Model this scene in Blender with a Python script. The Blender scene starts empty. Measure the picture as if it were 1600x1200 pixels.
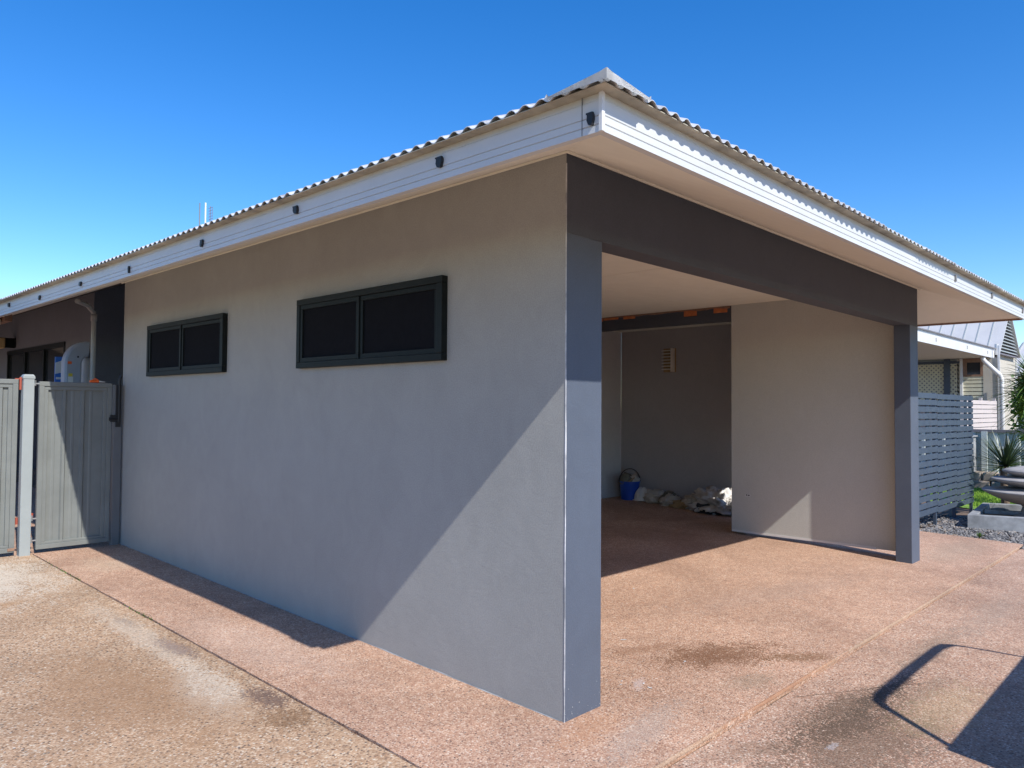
import bpy, bmesh, math, random
from mathutils import Vector, Matrix, noise
R = math.radians
random.seed(7)
scene = bpy.context.scene
col = scene.collection
S1, S2 = 0.0168, -0.0057


def g(x, y):
    """ground height: the slab falls gently away from the house"""
    return S1 * max(-9, min(16, y)) + S2 * max(-9, min(16, x))


# ------------------------------------------------------------------ materials
def new_mat(name):
    m = bpy.data.materials.new(name)
    m.use_nodes = True
    nt = m.node_tree
    return m, nt, nt.nodes['Principled BSDF']


def N(nt, t, **kw):
    n = nt.nodes.new(t)
    for k, v in kw.items():
        if k in n.inputs.keys():
            n.inputs[k].default_value = v
        else:
            setattr(n, k, v)
    return n


def mixc(nt, fac, a, b, blend='MIX'):
    n = nt.nodes.new('ShaderNodeMix')
    n.data_type = 'RGBA'
    n.blend_type = blend
    for idx, v in ((0, fac), (6, a), (7, b)):
        if isinstance(v, bpy.types.NodeSocket):
            nt.links.new(v, n.inputs[idx])
        elif idx == 0:
            n.inputs[0].default_value = v
        else:
            n.inputs[idx].default_value = (*v, 1) if len(v) == 3 else v
    return n.outputs[2]


def math_n(nt, op, a, b=None, c=None, clamp=False):
    n = nt.nodes.new('ShaderNodeMath')
    n.operation = op
    n.use_clamp = clamp
    for i, v in enumerate((a, b, c)):
        if v is None:
            continue
        if isinstance(v, bpy.types.NodeSocket):
            nt.links.new(v, n.inputs[i])
        else:
            n.inputs[i].default_value = v
    return n.outputs[0]


def pos(nt):
    return N(nt, 'ShaderNodeNewGeometry').outputs['Position']


def noise_n(nt, vec, scale, detail=4, rough=.55, dist=0.0):
    n = N(nt, 'ShaderNodeTexNoise', Scale=scale, Detail=detail, Roughness=rough, Distortion=dist)
    nt.links.new(vec, n.inputs['Vector'])
    return n.outputs['Fac']


def ramp(nt, fac, stops, interp='LINEAR'):
    n = nt.nodes.new('ShaderNodeValToRGB')
    cr = n.color_ramp
    cr.interpolation = interp
    while len(cr.elements) < len(stops):
        cr.elements.new(.5)
    for e, (p, c) in zip(cr.elements, stops):
        e.position = p
        e.color = (*c, 1) if len(c) == 3 else (c[0], c[0], c[0], 1)
    nt.links.new(fac, n.inputs[0])
    return n.outputs[0]


def scaled(nt, vec, s):
    n = N(nt, 'ShaderNodeMapping')
    n.inputs['Scale'].default_value = s
    nt.links.new(vec, n.inputs['Vector'])
    return n.outputs[0]


def bump(nt, bsdf, h, strength, dist=.002):
    b = N(nt, 'ShaderNodeBump', Strength=strength, Distance=dist)
    nt.links.new(h, b.inputs['Height'])
    nt.links.new(b.outputs[0], bsdf.inputs['Normal'])
    return b


def render_wall(name, c, mott=.12, c2=None, rough=.85, trowel=1.0):
    """painted cement render: blotchy paint, trowel marks, fine sand grain"""
    m, nt, b = new_mat(name)
    p = pos(nt)
    big = noise_n(nt, p, 1.3, 5, .6, .4)
    mid = noise_n(nt, scaled(nt, p, (1, 1, .7)), 5.5, 6, .65, 1.2)
    f = math_n(nt, 'ADD', math_n(nt, 'MULTIPLY', big, .5), math_n(nt, 'MULTIPLY', mid, .5))
    lo = tuple(v * (1 - mott) for v in c)
    hi = tuple(v * (1 + mott) for v in (c2 or c))
    colr = ramp(nt, f, [(.36, lo), (.64, hi)])
    spk = noise_n(nt, p, 150, 2)
    colr = mixc(nt, .09, colr, ramp(nt, spk, [(.35, (.0, .0, .0)), (.65, (1, 1, 1))]), 'OVERLAY')
    nt.links.new(colr, b.inputs['Base Color'])
    b.inputs['Roughness'].default_value = rough
    sand = noise_n(nt, p, 190, 3, .6)
    tro = noise_n(nt, scaled(nt, p, (1, 1, 1.6)), 7, 4, .5, 2.0)
    h = math_n(nt, 'ADD', math_n(nt, 'MULTIPLY', sand, .35), math_n(nt, 'MULTIPLY', tro, 1.6 * trowel))
    bump(nt, b, h, .35, .004)
    return m


def flat(name, c, rough=.5, metal=0.0, var=.08, scale=6.0, bumps=0.0, spec=None):
    m, nt, b = new_mat(name)
    p = pos(nt)
    f = noise_n(nt, p, scale, 5, .6)
    nt.links.new(ramp(nt, f, [(.3, tuple(v * (1 - var) for v in c)), (.7, tuple(min(1, v * (1 + var)) for v in c))]), b.inputs['Base Color'])
    b.inputs['Roughness'].default_value = rough
    b.inputs['Metallic'].default_value = metal
    if spec is not None:
        b.inputs['Specular IOR Level'].default_value = spec
    if bumps:
        bump(nt, b, noise_n(nt, p, scale * 12, 3), bumps, .002)
    return m


def ellipse_mask(nt, p, cx, cy, rx, ry, rot, soft=.5, wob=.35, nsc=6.0):
    """irregular stain outline centred on a spot of the ground"""
    mp = N(nt, 'ShaderNodeMapping')
    mp.vector_type = 'TEXTURE'
    mp.inputs['Location'].default_value = (cx, cy, 0)
    mp.inputs['Rotation'].default_value = (0, 0, rot)
    mp.inputs['Scale'].default_value = (rx, ry, 1)
    nt.links.new(p, mp.inputs['Vector'])
    sx = N(nt, 'ShaderNodeSeparateXYZ')
    nt.links.new(mp.outputs[0], sx.inputs[0])
    d = math_n(nt, 'ADD', math_n(nt, 'POWER', math_n(nt, 'ABSOLUTE', sx.outputs[0]), 2.0), math_n(nt, 'POWER', math_n(nt, 'ABSOLUTE', sx.outputs[1]), 2.0))
    d = math_n(nt, 'SQRT', d)
    d = math_n(nt, 'ADD', d, math_n(nt, 'MULTIPLY', math_n(nt, 'SUBTRACT', noise_n(nt, p, nsc, 10, .78, .8), .5), wob * 5.5))
    mr = N(nt, 'ShaderNodeMapRange')
    mr.inputs['From Min'].default_value = 1.0
    mr.inputs['From Max'].default_value = 1.0 - soft
    nt.links.new(d, mr.inputs['Value'])
    grain = N(nt, 'ShaderNodeMapRange')
    grain.inputs['From Min'].default_value = .38
    grain.inputs['From Max'].default_value = .60
    grain.inputs['To Min'].default_value = .45
    nt.links.new(noise_n(nt, p, 85, 4, .75), grain.inputs['Value'])
    return math_n(nt, 'MULTIPLY', mr.outputs[0], grain.outputs[0])


def aggregate(name, palette, tint, patches, scale=132, dark=.04, grey=None):
    """exposed aggregate concrete: small coloured stones set in cement, with stains"""
    m, nt, b = new_mat(name)
    p = pos(nt)
    wob = N(nt, 'ShaderNodeVectorMath', operation='SCALE')
    v1 = N(nt, 'ShaderNodeTexVoronoi', Scale=scale)
    v1.feature = 'F1'
    nt.links.new(p, v1.inputs['Vector'])
    sep = N(nt, 'ShaderNodeSeparateColor')
    nt.links.new(v1.outputs['Color'], sep.inputs[0])
    stones = ramp(nt, sep.outputs[0], palette, 'CONSTANT')
    # cement between the stones
    gap = ramp(nt, v1.outputs['Distance'], [(.34, (0,)), (.62, (1,))])
    c = mixc(nt, math_n(nt, 'MULTIPLY', gap, .55), stones, tint)
    # bigger, sparser dark pebbles
    v2 = N(nt, 'ShaderNodeTexVoronoi', Scale=scale * .42)
    nt.links.new(p, v2.inputs['Vector'])
    s2 = N(nt, 'ShaderNodeSeparateColor')
    nt.links.new(v2.outputs['Color'], s2.inputs[0])
    peb = math_n(nt, 'MULTIPLY', math_n(nt, 'LESS_THAN', v2.outputs['Distance'], .27), math_n(nt, 'LESS_THAN', s2.outputs[1], dark * 8))
    c = mixc(nt, math_n(nt, 'MULTIPLY', peb, .75), c, (.06, .05, .045))
    # scattered larger pale and rust coloured stones
    v3 = N(nt, 'ShaderNodeTexVoronoi', Scale=scale * .55)
    nt.links.new(p, v3.inputs['Vector'])
    s3 = N(nt, 'ShaderNodeSeparateColor')
    nt.links.new(v3.outputs['Color'], s3.inputs[0])
    big_st = math_n(nt, 'MULTIPLY', math_n(nt, 'LESS_THAN', v3.outputs['Distance'], .33), math_n(nt, 'LESS_THAN', s3.outputs[1], .22))
    c = mixc(nt, math_n(nt, 'MULTIPLY', big_st, .42), c, ramp(nt, s3.outputs[2], [(0, (.62, .50, .38)), (.45, (.30, .14, .075)), (.7, (.72, .66, .58))], 'CONSTANT'))
    big = noise_n(nt, p, .9, 6, .62, .6)
    c = mixc(nt, .55, c, ramp(nt, big, [(.34, (.34, .33, .32)), (.66, (.66, .66, .66))]), 'OVERLAY')
    mid = noise_n(nt, p, 14, 5, .7)
    c = mixc(nt, .3, c, ramp(nt, mid, [(.34, (.3, .3, .3)), (.66, (.7, .7, .7))]), 'OVERLAY')
    for (cx, cy, rx, ry, rot, k, cc, *ex) in patches:
        nsc = ex[0] if ex else 5.0
        em = ellipse_mask(nt, p, cx, cy, rx * 1.1, ry * 1.1, rot, .75, .3, nsc)
        mk = math_n(nt, 'MULTIPLY', math_n(nt, 'SUBTRACT', math_n(nt, 'MULTIPLY', em, 1.75), sep.outputs[2]), 2.4, clamp=True)
        mk = math_n(nt, 'MULTIPLY', mk, k)
        c = mixc(nt, mk, c, mixc(nt, .75, c, cc))
    nt.links.new(c, b.inputs['Base Color'])
    b.inputs['Roughness'].default_value = .8
    h = math_n(nt, 'ADD', math_n(nt, 'MULTIPLY', v1.outputs['Distance'], -1.2), math_n(nt, 'MULTIPLY', noise_n(nt, p, 260, 2), .5))
    bump(nt, b, h, .5, .004)
    return m


DK = (.05, .035, .025)
PINK = [(0, (.34, .18, .11)), (.16, (.44, .265, .175)), (.34, (.50, .325, .225)), (.55, (.38, .21, .135)), (.7, (.56, .395, .285)), (.84, (.23, .12, .08)), (.93, (.64, .50, .39))]
TAN = [(0, (.31, .185, .105)), (.18, (.40, .255, .155)), (.36, (.46, .315, .205)), (.55, (.34, .21, .125)), (.7, (.51, .38, .26)), (.85, (.20, .125, .08)), (.93, (.58, .49, .38))]
M = {}
M['slab'] = aggregate('pink_aggregate', PINK, (.43, .27, .185), [
    (1.42, -.02, .58, .26, -.35, 1.0, (.13, .05, .015)),
    (1.2, .33, .3, .08, -.3, .6, (.2, .09, .04)),
    (1.75, -.38, .3, .1, -.6, .9, (.17, .08, .03)),
    (1.15, -.36, .25, .12, -.2, .6, (.25, .19, .13)),
    (3.2, .4, 1.4, .25, -.2, .3, (.36, .27, .22)),
    (6.4, -.1, 1.0, .3, 0, .5, (.3, .24, .17)),
    (.67, .04, .12, .04, .5, .4, (.62, .58, .58), 30),
    (.02, -.12, .3, .13, .2, .5, (.45, .22, .1)),
    (.25, -.3, .5, .12, .2, .5, (.34, .3, .26)),
    (-.5, 2.0, .3, 1.1, .1, .3, (.62, .5, .42)),
    (-.4, 4.8, .3, .4, .1, .35, (.6, .5, .36)),
    (4.6, 2.1, 1.1, .3, .5, .4, (.3, .14, .08)),
])
M['front'] = aggregate('brown_aggregate', PINK[:2] + [(.34, (.45, .31, .225))] + PINK[3:], (.36, .24, .175), [
    (1.62, -.92, .62, .085, -.05, 1.0, (.03, .022, .018), 9),
    (1.0, -.93, .62, .13, -.28, .95, (.06, .04, .025), 10),
    (1.75, -1.05, .5, .1, -.1, .6, (.14, .10, .06), 12),
    (.45, -.75, .5, .10, -.5, .5, (.17, .11, .07), 10),
    (1.25, -.86, .60, .17, -.2, .9, (.09, .06, .035), 12),
    (2.6, -.88, .9, .12, 0, .6, (.18, .14, .10)),
    (.8, -1.05, .8, .30, -.2, .9, (.12, .075, .045), 9),
    (1.6, -1.2, .6, .2, -.1, .5, (.36, .27, .14), 8),
    (3.9, -.95, 1.2, .16, 0, .4, (.3, .25, .2)),
    (.72, -.96, .07, .022, 0, .5, (.5, .5, .52), 40),
], scale=118)
M['drive'] = aggregate('tan_aggregate', TAN, (.40, .27, .17), [
    (-1.02, 1.5, .2, .52, -.12, .75, (.62, .55, .45), 4),
    (-.93, 2.6, .12, 1.3, 0, .5, (.62, .55, .45), 5),
    (-1.5, 4.9, .9, 1.3, 0, 1.0, (.64, .57, .47), 3),
    (-.86, 1.22, .11, .24, 0, 1.0, (.10, .06, .05), 16),
    (-.90, .92, .15, .17, .2, .9, (.17, .09, .04), 18),
    (-.87, 2.25, .08, .32, .1, .9, (.2, .14, .12), 18),
    (-.9, 3.0, .05, .2, .1, .6, (.25, .19, .15), 16),
    (-1.4, 3.9, .35, .1, .5, .5, (.4, .22, .1), 8),
    (-1.35, 1.7, .45, 1.0, .2, .8, (.33, .19, .10), 3),
    (-1.7, .8, .5, .6, .2, .6, (.36, .22, .12), 3),
], scale=104, dark=.075)
M['wall'] = render_wall('grey_render', (.335, .335, .315), .055, (.34, .34, .32), trowel=.45)
M['dark'] = render_wall('charcoal_blue_paint', (.080, .097, .130), .07, trowel=.5, rough=.62)
M['beam'] = render_wall('shade_darkened_paint', (.063, .071, .090), .08, trowel=.3, rough=.7)  # column paint made darker: the eave's shade is put into the colour
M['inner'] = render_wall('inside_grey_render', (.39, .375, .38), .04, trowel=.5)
M['primer'] = render_wall('pale_undercoat_render', (.50, .50, .465), .03, trowel=.4)
M['inner_light'] = render_wall('inside_pale_render', (.54, .54, .55), .05, trowel=.4)
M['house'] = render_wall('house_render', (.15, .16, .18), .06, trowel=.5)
M['ceiling'] = flat('ceiling_sheet', (.84, .82, .71), .8, var=.03)
M['soffit'] = flat('soffit_sheet', (.80, .77, .66), .75, var=.03)
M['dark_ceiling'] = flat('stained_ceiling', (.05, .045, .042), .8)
M['white_trim'] = flat('white_trim', (.64, .64, .63), .5, var=.05)
M['frame'] = flat('window_frame_paint', (.0075, .0105, .0105), .5, var=.15, scale=14, spec=.18)
M['mesh'] = flat('security_mesh', (.008, .009, .012), .9, var=.15, scale=30, spec=.1)
M['gate'] = flat('gate_paint', (.175, .187, .178), .45, var=.10, scale=5)
M['post_paint'] = flat('post_paint', (.29, .32, .32), .4, var=.05)
M['black'] = flat('black_plastic', (.012, .012, .014), .5)
M['clipgrey'] = flat('grey_clip', (.2, .2, .2), .5)
M['bluegrey'] = flat('slat_paint', (.060, .080, .112), .45, var=.14, scale=9)
M['orange'] = flat('orange_brick', (.50, .16, .055), .85, var=.25, scale=12, bumps=.4)
M['blue'] = flat('blue_plastic', (.012, .07, .42), .35, var=.08)
M['white'] = flat('white_plastic', (.72, .72, .70), .35, var=.05)
M['rag'] = flat('beige_cloth', (.48, .44, .38), .95, var=.2, scale=18, bumps=.4)
M['rag2'] = flat('tan_leather', (.36, .25, .13), .9, var=.2, scale=20, bumps=.4)
M['sheet'] = flat('drop_sheet_cloth', (.60, .58, .55), .95, var=.12, scale=9, bumps=.4)
M['darkrag'] = flat('dark_cloth', (.035, .038, .045), .95, var=.3, scale=12)
M['greenrag'] = flat('olive_cloth', (.16, .155, .12), .95, var=.3, scale=12)
M['lampbody'] = flat('lamp_louvre', (.80, .74, .66), .5)
M['pipe'] = flat('white_pipe', (.80, .79, .76), .4, var=.03)
M['greypipe'] = flat('grey_downpipe', (.44, .43, .40), .5, var=.05)
M['cream'] = flat('cream_render', (.52, .48, .40), .8, var=.06, scale=2)
M['lattice'] = flat('cream_lattice', (.62, .59, .44), .7, var=.08)
M['pinkslat'] = flat('pale_slats', (.58, .51, .47), .7, var=.05)
M['nroof'] = flat('pale_metal_roof', (.52, .51, .50), .5, metal=.0, var=.06, scale=1.5)
M['louvre'] = flat('grey_louvre', (.33, .36, .36), .6)
M['cfence'] = flat('pale_corrugated', (.52, .57, .55), .45, var=.08, scale=3)
M['cfcap'] = flat('fence_rail', (.18, .17, .19), .5)
M['cfence_dark'] = flat('dark_stile_paint', (.13, .135, .14), .5)
M['grime'] = flat('grimy_strip', (.38, .355, .28), .8, var=.35, scale=8)
M['foot'] = flat('foot_render', (.33, .33, .33), .9, var=.2, scale=9)
M['stone'] = flat('garden_stone', (.30, .25, .20), .9, var=.45, scale=7, bumps=.8)
M['concrete'] = flat('weathered_concrete', (.27, .28, .29), .85, var=.4, scale=5, bumps=.5)
M['bowl'] = flat('grey_cast_bowl', (.36, .34, .32), .8, var=.12, scale=9, bumps=.3)
M['dirt'] = flat('garden_soil', (.16, .11, .075), .95, var=.35, scale=5, bumps=.8)
M['gravelbase'] = flat('gravel_bed', (.20, .19, .18), .95, var=.35, scale=40, bumps=1.0)
M['glass'] = flat('window_glass', (.02, .025, .03), .06, var=.1)
M['trunk'] = flat('palm_bark', (.17, .12, .08), .95, var=.3, scale=20, bumps=.8)
M['steel'] = flat('galvanised_steel', (.45, .46, .47), .4, metal=.7, var=.1)
M['red'] = flat('red_oxide_paint', (.33, .07, .04), .6)
M['orangeplastic'] = flat('orange_plastic', (.75, .12, .02), .4)
M['yellow'] = flat('yellow_label', (.7, .55, .05), .6)
M['moss'] = flat('weed_green', (.09, .13, .03), .9, var=.3, scale=30)
M['boardshell'] = flat('pale_grey_shell', (.34, .37, .43), .4, var=.06)
M['lampglow'] = flat('amber_diffuser', (.55, .42, .20), .5)
M['tyre'] = flat('tyre_rubber', (.02, .02, .02), .8)
M['bluelabel'] = flat('blue_label', (.03, .15, .5), .4)
M['brown'] = flat('brown_timber', (.25, .15, .10), .7, var=.2, scale=12)
M['cream_gutter'] = flat('cream_gutter', (.66, .60, .47), .5)


def leaf_mat(name, c1, c2, rough=.45):
    m, nt, b = new_mat(name)
    p = pos(nt)
    f = noise_n(nt, p, 9, 3)
    nt.links.new(ramp(nt, f, [(.3, c1), (.7, c2)]), b.inputs['Base Color'])
    b.inputs['Roughness'].default_value = rough
    return m


M['yucca'] = leaf_mat('yucca_leaf', (.025, .045, .022), (.055, .085, .03))
M['palm'] = leaf_mat('dracaena_leaf', (.06, .12, .02), (.16, .24, .04))
M['bush'] = leaf_mat('bush_leaf', (.05, .11, .02), (.13, .22, .04))
M['lawn'] = leaf_mat('lawn_blade', (.14, .26, .02), (.28, .44, .05), .7)
M['pebbles'] = None


def bead_mat():
    m, nt, b = new_mat('patchy_filler')
    p = pos(nt)
    f = noise_n(nt, p, 2.6, 5, .7)
    nt.links.new(ramp(nt, f, [(.42, (.26, .27, .28)), (.58, (.62, .62, .62))]), b.inputs['Base Color'])
    b.inputs['Roughness'].default_value = .7
    return m


M['bead'] = bead_mat()


def fascia_mat():
    m, nt, b = new_mat('white_fascia_paint')
    p = pos(nt)
    sx = N(nt, 'ShaderNodeSeparateXYZ')
    nt.links.new(p, sx.inputs[0])
    # yellowish grime washed down from the sheet ends: an uneven stain along the top of the board
    gr = N(nt, 'ShaderNodeMapRange')
    gr.inputs['From Min'].default_value = 2.474
    gr.inputs['From Max'].default_value = 2.528
    z = math_n(nt, 'ADD', sx.outputs[2], math_n(nt, 'MULTIPLY', math_n(nt, 'SUBTRACT', noise_n(nt, p, 9, 6, .7), .5), .06))
    nt.links.new(z, gr.inputs['Value'])
    f = noise_n(nt, p, 4, 5)
    base = ramp(nt, f, [(.3, (.545, .56, .56)), (.7, (.595, .605, .60))])
    c = mixc(nt, math_n(nt, 'MULTIPLY', gr.outputs[0], .75), base, (.46, .42, .29))
    nt.links.new(c, b.inputs['Base Color'])
    b.inputs['Roughness'].default_value = .45
    return m


M['fascia'] = fascia_mat()


def roof_mat():
    m, nt, b = new_mat('weathered_roof_sheet')
    p = pos(nt)
    f = noise_n(nt, p, 11, 6, .7)
    c = ramp(nt, f, [(.33, (.36, .34, .31)), (.5, (.60, .60, .59)), (.7, (.70, .70, .69))])
    nt.links.new(c, b.inputs['Base Color'])
    b.inputs['Roughness'].default_value = .42
    b.inputs['Metallic'].default_value = .25
    return m


M['roof'] = roof_mat()
M['cap'] = flat('hip_cap_metal', (.72, .72, .70), .45, metal=.1, var=.22, scale=9)


def pebble_mat():
    m, nt, b = new_mat('blue_metal_gravel')
    oi = N(nt, 'ShaderNodeTexVoronoi', Scale=22)
    nt.links.new(pos(nt), oi.inputs['Vector'])
    s = N(nt, 'ShaderNodeSeparateColor')
    nt.links.new(oi.outputs['Color'], s.inputs[0])
    nt.links.new(ramp(nt, s.outputs[0], [(0, (.09, .09, .095)), (.5, (.17, .165, .165)), (.85, (.30, .28, .26)), (1, (.22, .16, .11))]), b.inputs['Base Color'])
    b.inputs['Roughness'].default_value = .9
    return m


M['pebbles'] = pebble_mat()


# ------------------------------------------------------------------ helpers
def tag(o, label=None, cat=None, group=None, kind=None):
    for k, v in (('label', label), ('category', cat), ('group', group), ('kind', kind)):
        if v:
            o[k] = v
    return o


def thing(name, loc, label, cat, group=None, rz=0.0):
    o = bpy.data.objects.new(name, None)
    o.location = loc
    o.rotation_euler = (0, 0, rz)
    o.empty_display_size = .1
    col.objects.link(o)
    return tag(o, label, cat, group)


ROOTS = {}


def origin_of(o):
    v = Vector((0, 0, 0))
    while o is not None:
        v += o.location
        o = o.parent
    return v


def obj(name, bm, mat, parent=None, smooth=False, bevel=0.0, world=True):
    """link a bmesh as ONE object; coordinates are world ones unless world is False"""
    me = bpy.data.meshes.new(name)
    if parent is not None and world:
        bmesh.ops.translate(bm, verts=bm.verts, vec=-origin_of(parent))
    bmesh.ops.recalc_face_normals(bm, faces=bm.faces)
    bm.to_mesh(me)
    bm.free()
    mats = mat if isinstance(mat, (list, tuple)) else [mat]
    for mm in mats:
        me.materials.append(M[mm] if isinstance(mm, str) else mm)
    if smooth:
        for p in me.polygons:
            p.use_smooth = True
    o = bpy.data.objects.new(name, me)
    col.objects.link(o)
    if parent is not None:
        o.parent = parent
    if bevel:
        md = o.modifiers.new('bevel', 'BEVEL')
        md.width = bevel
        md.segments = 2
        md.limit_method = 'ANGLE'
    return o


def B():
    return bmesh.new()


def box(bm, x0, x1, y0, y1, z0, z1, mi=0):
    v = [bm.verts.new((x, y, z)) for z in (z0, z1) for y in (y0, y1) for x in (x0, x1)]
    fs = [(0, 1, 3, 2), (4, 6, 7, 5), (0, 4, 5, 1), (2, 3, 7, 6), (0, 2, 6, 4), (1, 5, 7, 3)]
    for f in fs:
        bm.faces.new([v[i] for i in f]).material_index = mi
    return bm


def bx(*a, **k):
    return box(B(), *a, **k)


def hexa(bm, P, mi=0):
    """P: 8 points, bottom 4 then top 4, both going round"""
    v = [bm.verts.new(p) for p in P]
    for f in ((3, 2, 1, 0), (4, 5, 6, 7), (0, 1, 5, 4), (1, 2, 6, 5), (2, 3, 7, 6), (3, 0, 4, 7)):
        bm.faces.new([v[i] for i in f]).material_index = mi
    return bm


def tube(bm, pts, r, seg=12, caps=True, mi=0):
    pts = [Vector(p) for p in pts]
    rs = r if isinstance(r, (list, tuple)) else [r] * len(pts)
    rings = []
    ref = None
    for i, p in enumerate(pts):
        if i == 0:
            d = pts[1] - pts[0]
        elif i == len(pts) - 1:
            d = pts[-1] - pts[-2]
        else:
            d = (pts[i + 1] - p).normalized() + (p - pts[i - 1]).normalized()
        d.normalize()
        a = Vector((0, 0, 1)) if abs(d.z) < .9 else Vector((1, 0, 0))
        u = d.cross(a).normalized()
        if ref is not None:
            u = (ref - d * ref.dot(d)).normalized()
        ref = u
        w = d.cross(u)
        rings.append([bm.verts.new(p + (u * math.cos(2 * math.pi * k / seg) + w * math.sin(2 * math.pi * k / seg)) * rs[i]) for k in range(seg)])
    for a, b in zip(rings, rings[1:]):
        for k in range(seg):
            bm.faces.new((a[k], a[(k + 1) % seg], b[(k + 1) % seg], b[k])).material_index = mi
    if caps:
        bm.faces.new(rings[0][::-1]).material_index = mi
        bm.faces.new(rings[-1]).material_index = mi
    return bm


def lathe(bm, prof, c, seg=40, mi=0):
    rings = []
    for r, z in prof:
        if r < 1e-5:
            rings.append([bm.verts.new((c[0], c[1], c[2] + z))])
        else:
            rings.append([bm.verts.new((c[0] + r * math.cos(2 * math.pi * k / seg), c[1] + r * math.sin(2 * math.pi * k / seg), c[2] + z)) for k in range(seg)])
    for a, b in zip(rings, rings[1:]):
        for k in range(seg):
            q = (k + 1) % seg
            vs = [a[k % len(a)], a[q % len(a)], b[q % len(b)], b[k % len(b)]]
            vs = list(dict.fromkeys(vs))
            if len(vs) > 2:
                bm.faces.new(vs).material_index = mi
    return bm


# ------------------------------------------------------------------ camera, sky, sun
cam_d = bpy.data.cameras.new('camera')
cam = bpy.data.objects.new('camera', cam_d)
col.objects.link(cam)
cam_d.sensor_fit = 'HORIZONTAL'
cam_d.sensor_width = 36
cam_d.lens = 1178.3 / 1600 * 36
cam_d.clip_end = 2000
cam_d.clip_start = .05
yaw, pit, rol = .8086, .0304, .0067
f = Vector((math.sin(yaw) * math.cos(pit), math.cos(yaw) * math.cos(pit), math.sin(pit)))
r = Vector((math.cos(yaw), -math.sin(yaw), 0))
u = r.cross(f)
r2 = r * math.cos(rol) + u * math.sin(rol)
u2 = -r * math.sin(rol) + u * math.cos(rol)
mw = Matrix((r2, u2, -f)).transposed().to_4x4()
mw.translation = Vector((-2.7592, -2.2822, 1.4736))
cam.matrix_world = mw
scene.camera = cam

SUN = Vector((-.2325, -1.043, 1.0)).normalized()
sd = bpy.data.lights.new('sun', 'SUN')
sd.energy = 3.8
sd.angle = R(.53)
sd.color = (1.0, .955, .89)
so = bpy.data.objects.new('sun', sd)
so.rotation_euler = SUN.to_track_quat('Z', 'Y').to_euler()
so.location = (-3, -12, 14)
col.objects.link(so)
w = bpy.data.worlds.new('World')
scene.world = w
w.use_nodes = True
nt = w.node_tree
sky = nt.nodes.new('ShaderNodeTexSky')
sky.sky_type = 'NISHITA'
sky.sun_disc = False
sky.sun_elevation = math.asin(SUN.z)
sky.sun_rotation = math.atan2(SUN.x, SUN.y)
sky.altitude = 0
sky.air_density = 1.0
sky.dust_density = .1
sky.ozone_density = 3.5
bg = nt.nodes['Background']
bg.inputs['Strength'].default_value = .15
hs = nt.nodes.new('ShaderNodeHueSaturation')
hs.inputs['Saturation'].default_value = 1.36
hs.inputs['Hue'].default_value = .508
hs.inputs['Value'].default_value = .88
nt.links.new(sky.outputs[0], hs.inputs['Color'])
nt.links.new(mixc(nt, 1.0, hs.outputs[0], (.97, .985, 1.0), 'MULTIPLY'), bg.inputs['Color'])
scene.view_settings.view_transform = 'Standard'
scene.view_settings.look = 'None'
scene.view_settings.exposure = .65
scene.cycles.use_denoising = True
scene.cycles.max_bounces = 8
scene.cycles.diffuse_bounces = 5


# ------------------------------------------------------------------ ground
def sheet(bm, x0, x1, y0, y1, dz, nx=1, ny=1, thick=0.0, wob=None):
    """a slab following the fall of the ground, with its edges turned down"""
    gx = [x0 + (x1 - x0) * i / nx for i in range(nx + 1)]
    gy = [y0 + (y1 - y0) * j / ny for j in range(ny + 1)]
    V = [[bm.verts.new((x, y, g(x, y) + dz)) for y in gy] for x in gx]
    for i in range(nx):
        for j in range(ny):
            bm.faces.new((V[i][j], V[i + 1][j], V[i + 1][j + 1], V[i][j + 1]))
    if thick:
        rim = [V[i][0] for i in range(nx + 1)] + [V[nx][j] for j in range(1, ny + 1)] + [V[i][ny] for i in range(nx - 1, -1, -1)] + [V[0][j] for j in range(ny - 1, 0, -1)]
        low = [bm.verts.new((v.co.x, v.co.y, v.co.z - thick)) for v in rim]
        n = len(rim)
        for k in range(n):
            bm.faces.new((rim[k], low[k], low[(k + 1) % n], rim[(k + 1) % n]))
    return bm


bm = B()
xs = [-400, -60, -9, 16, 60, 400]
ys = [-400, -60, -9, 16, 60, 400]
V = [[bm.verts.new((x, y, g(x, y) - .10)) for y in ys] for x in xs]
for i in range(5):
    for j in range(5):
        bm.faces.new((V[i][j], V[i + 1][j], V[i + 1][j + 1], V[i][j + 1]))
tag(obj('ground', bm, 'dirt'), kind='structure')
JX, JY = -.757, -.536


def rough_edge(o_pts, amp, seed):
    rr = random.Random(seed)
    return o_pts


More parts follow.
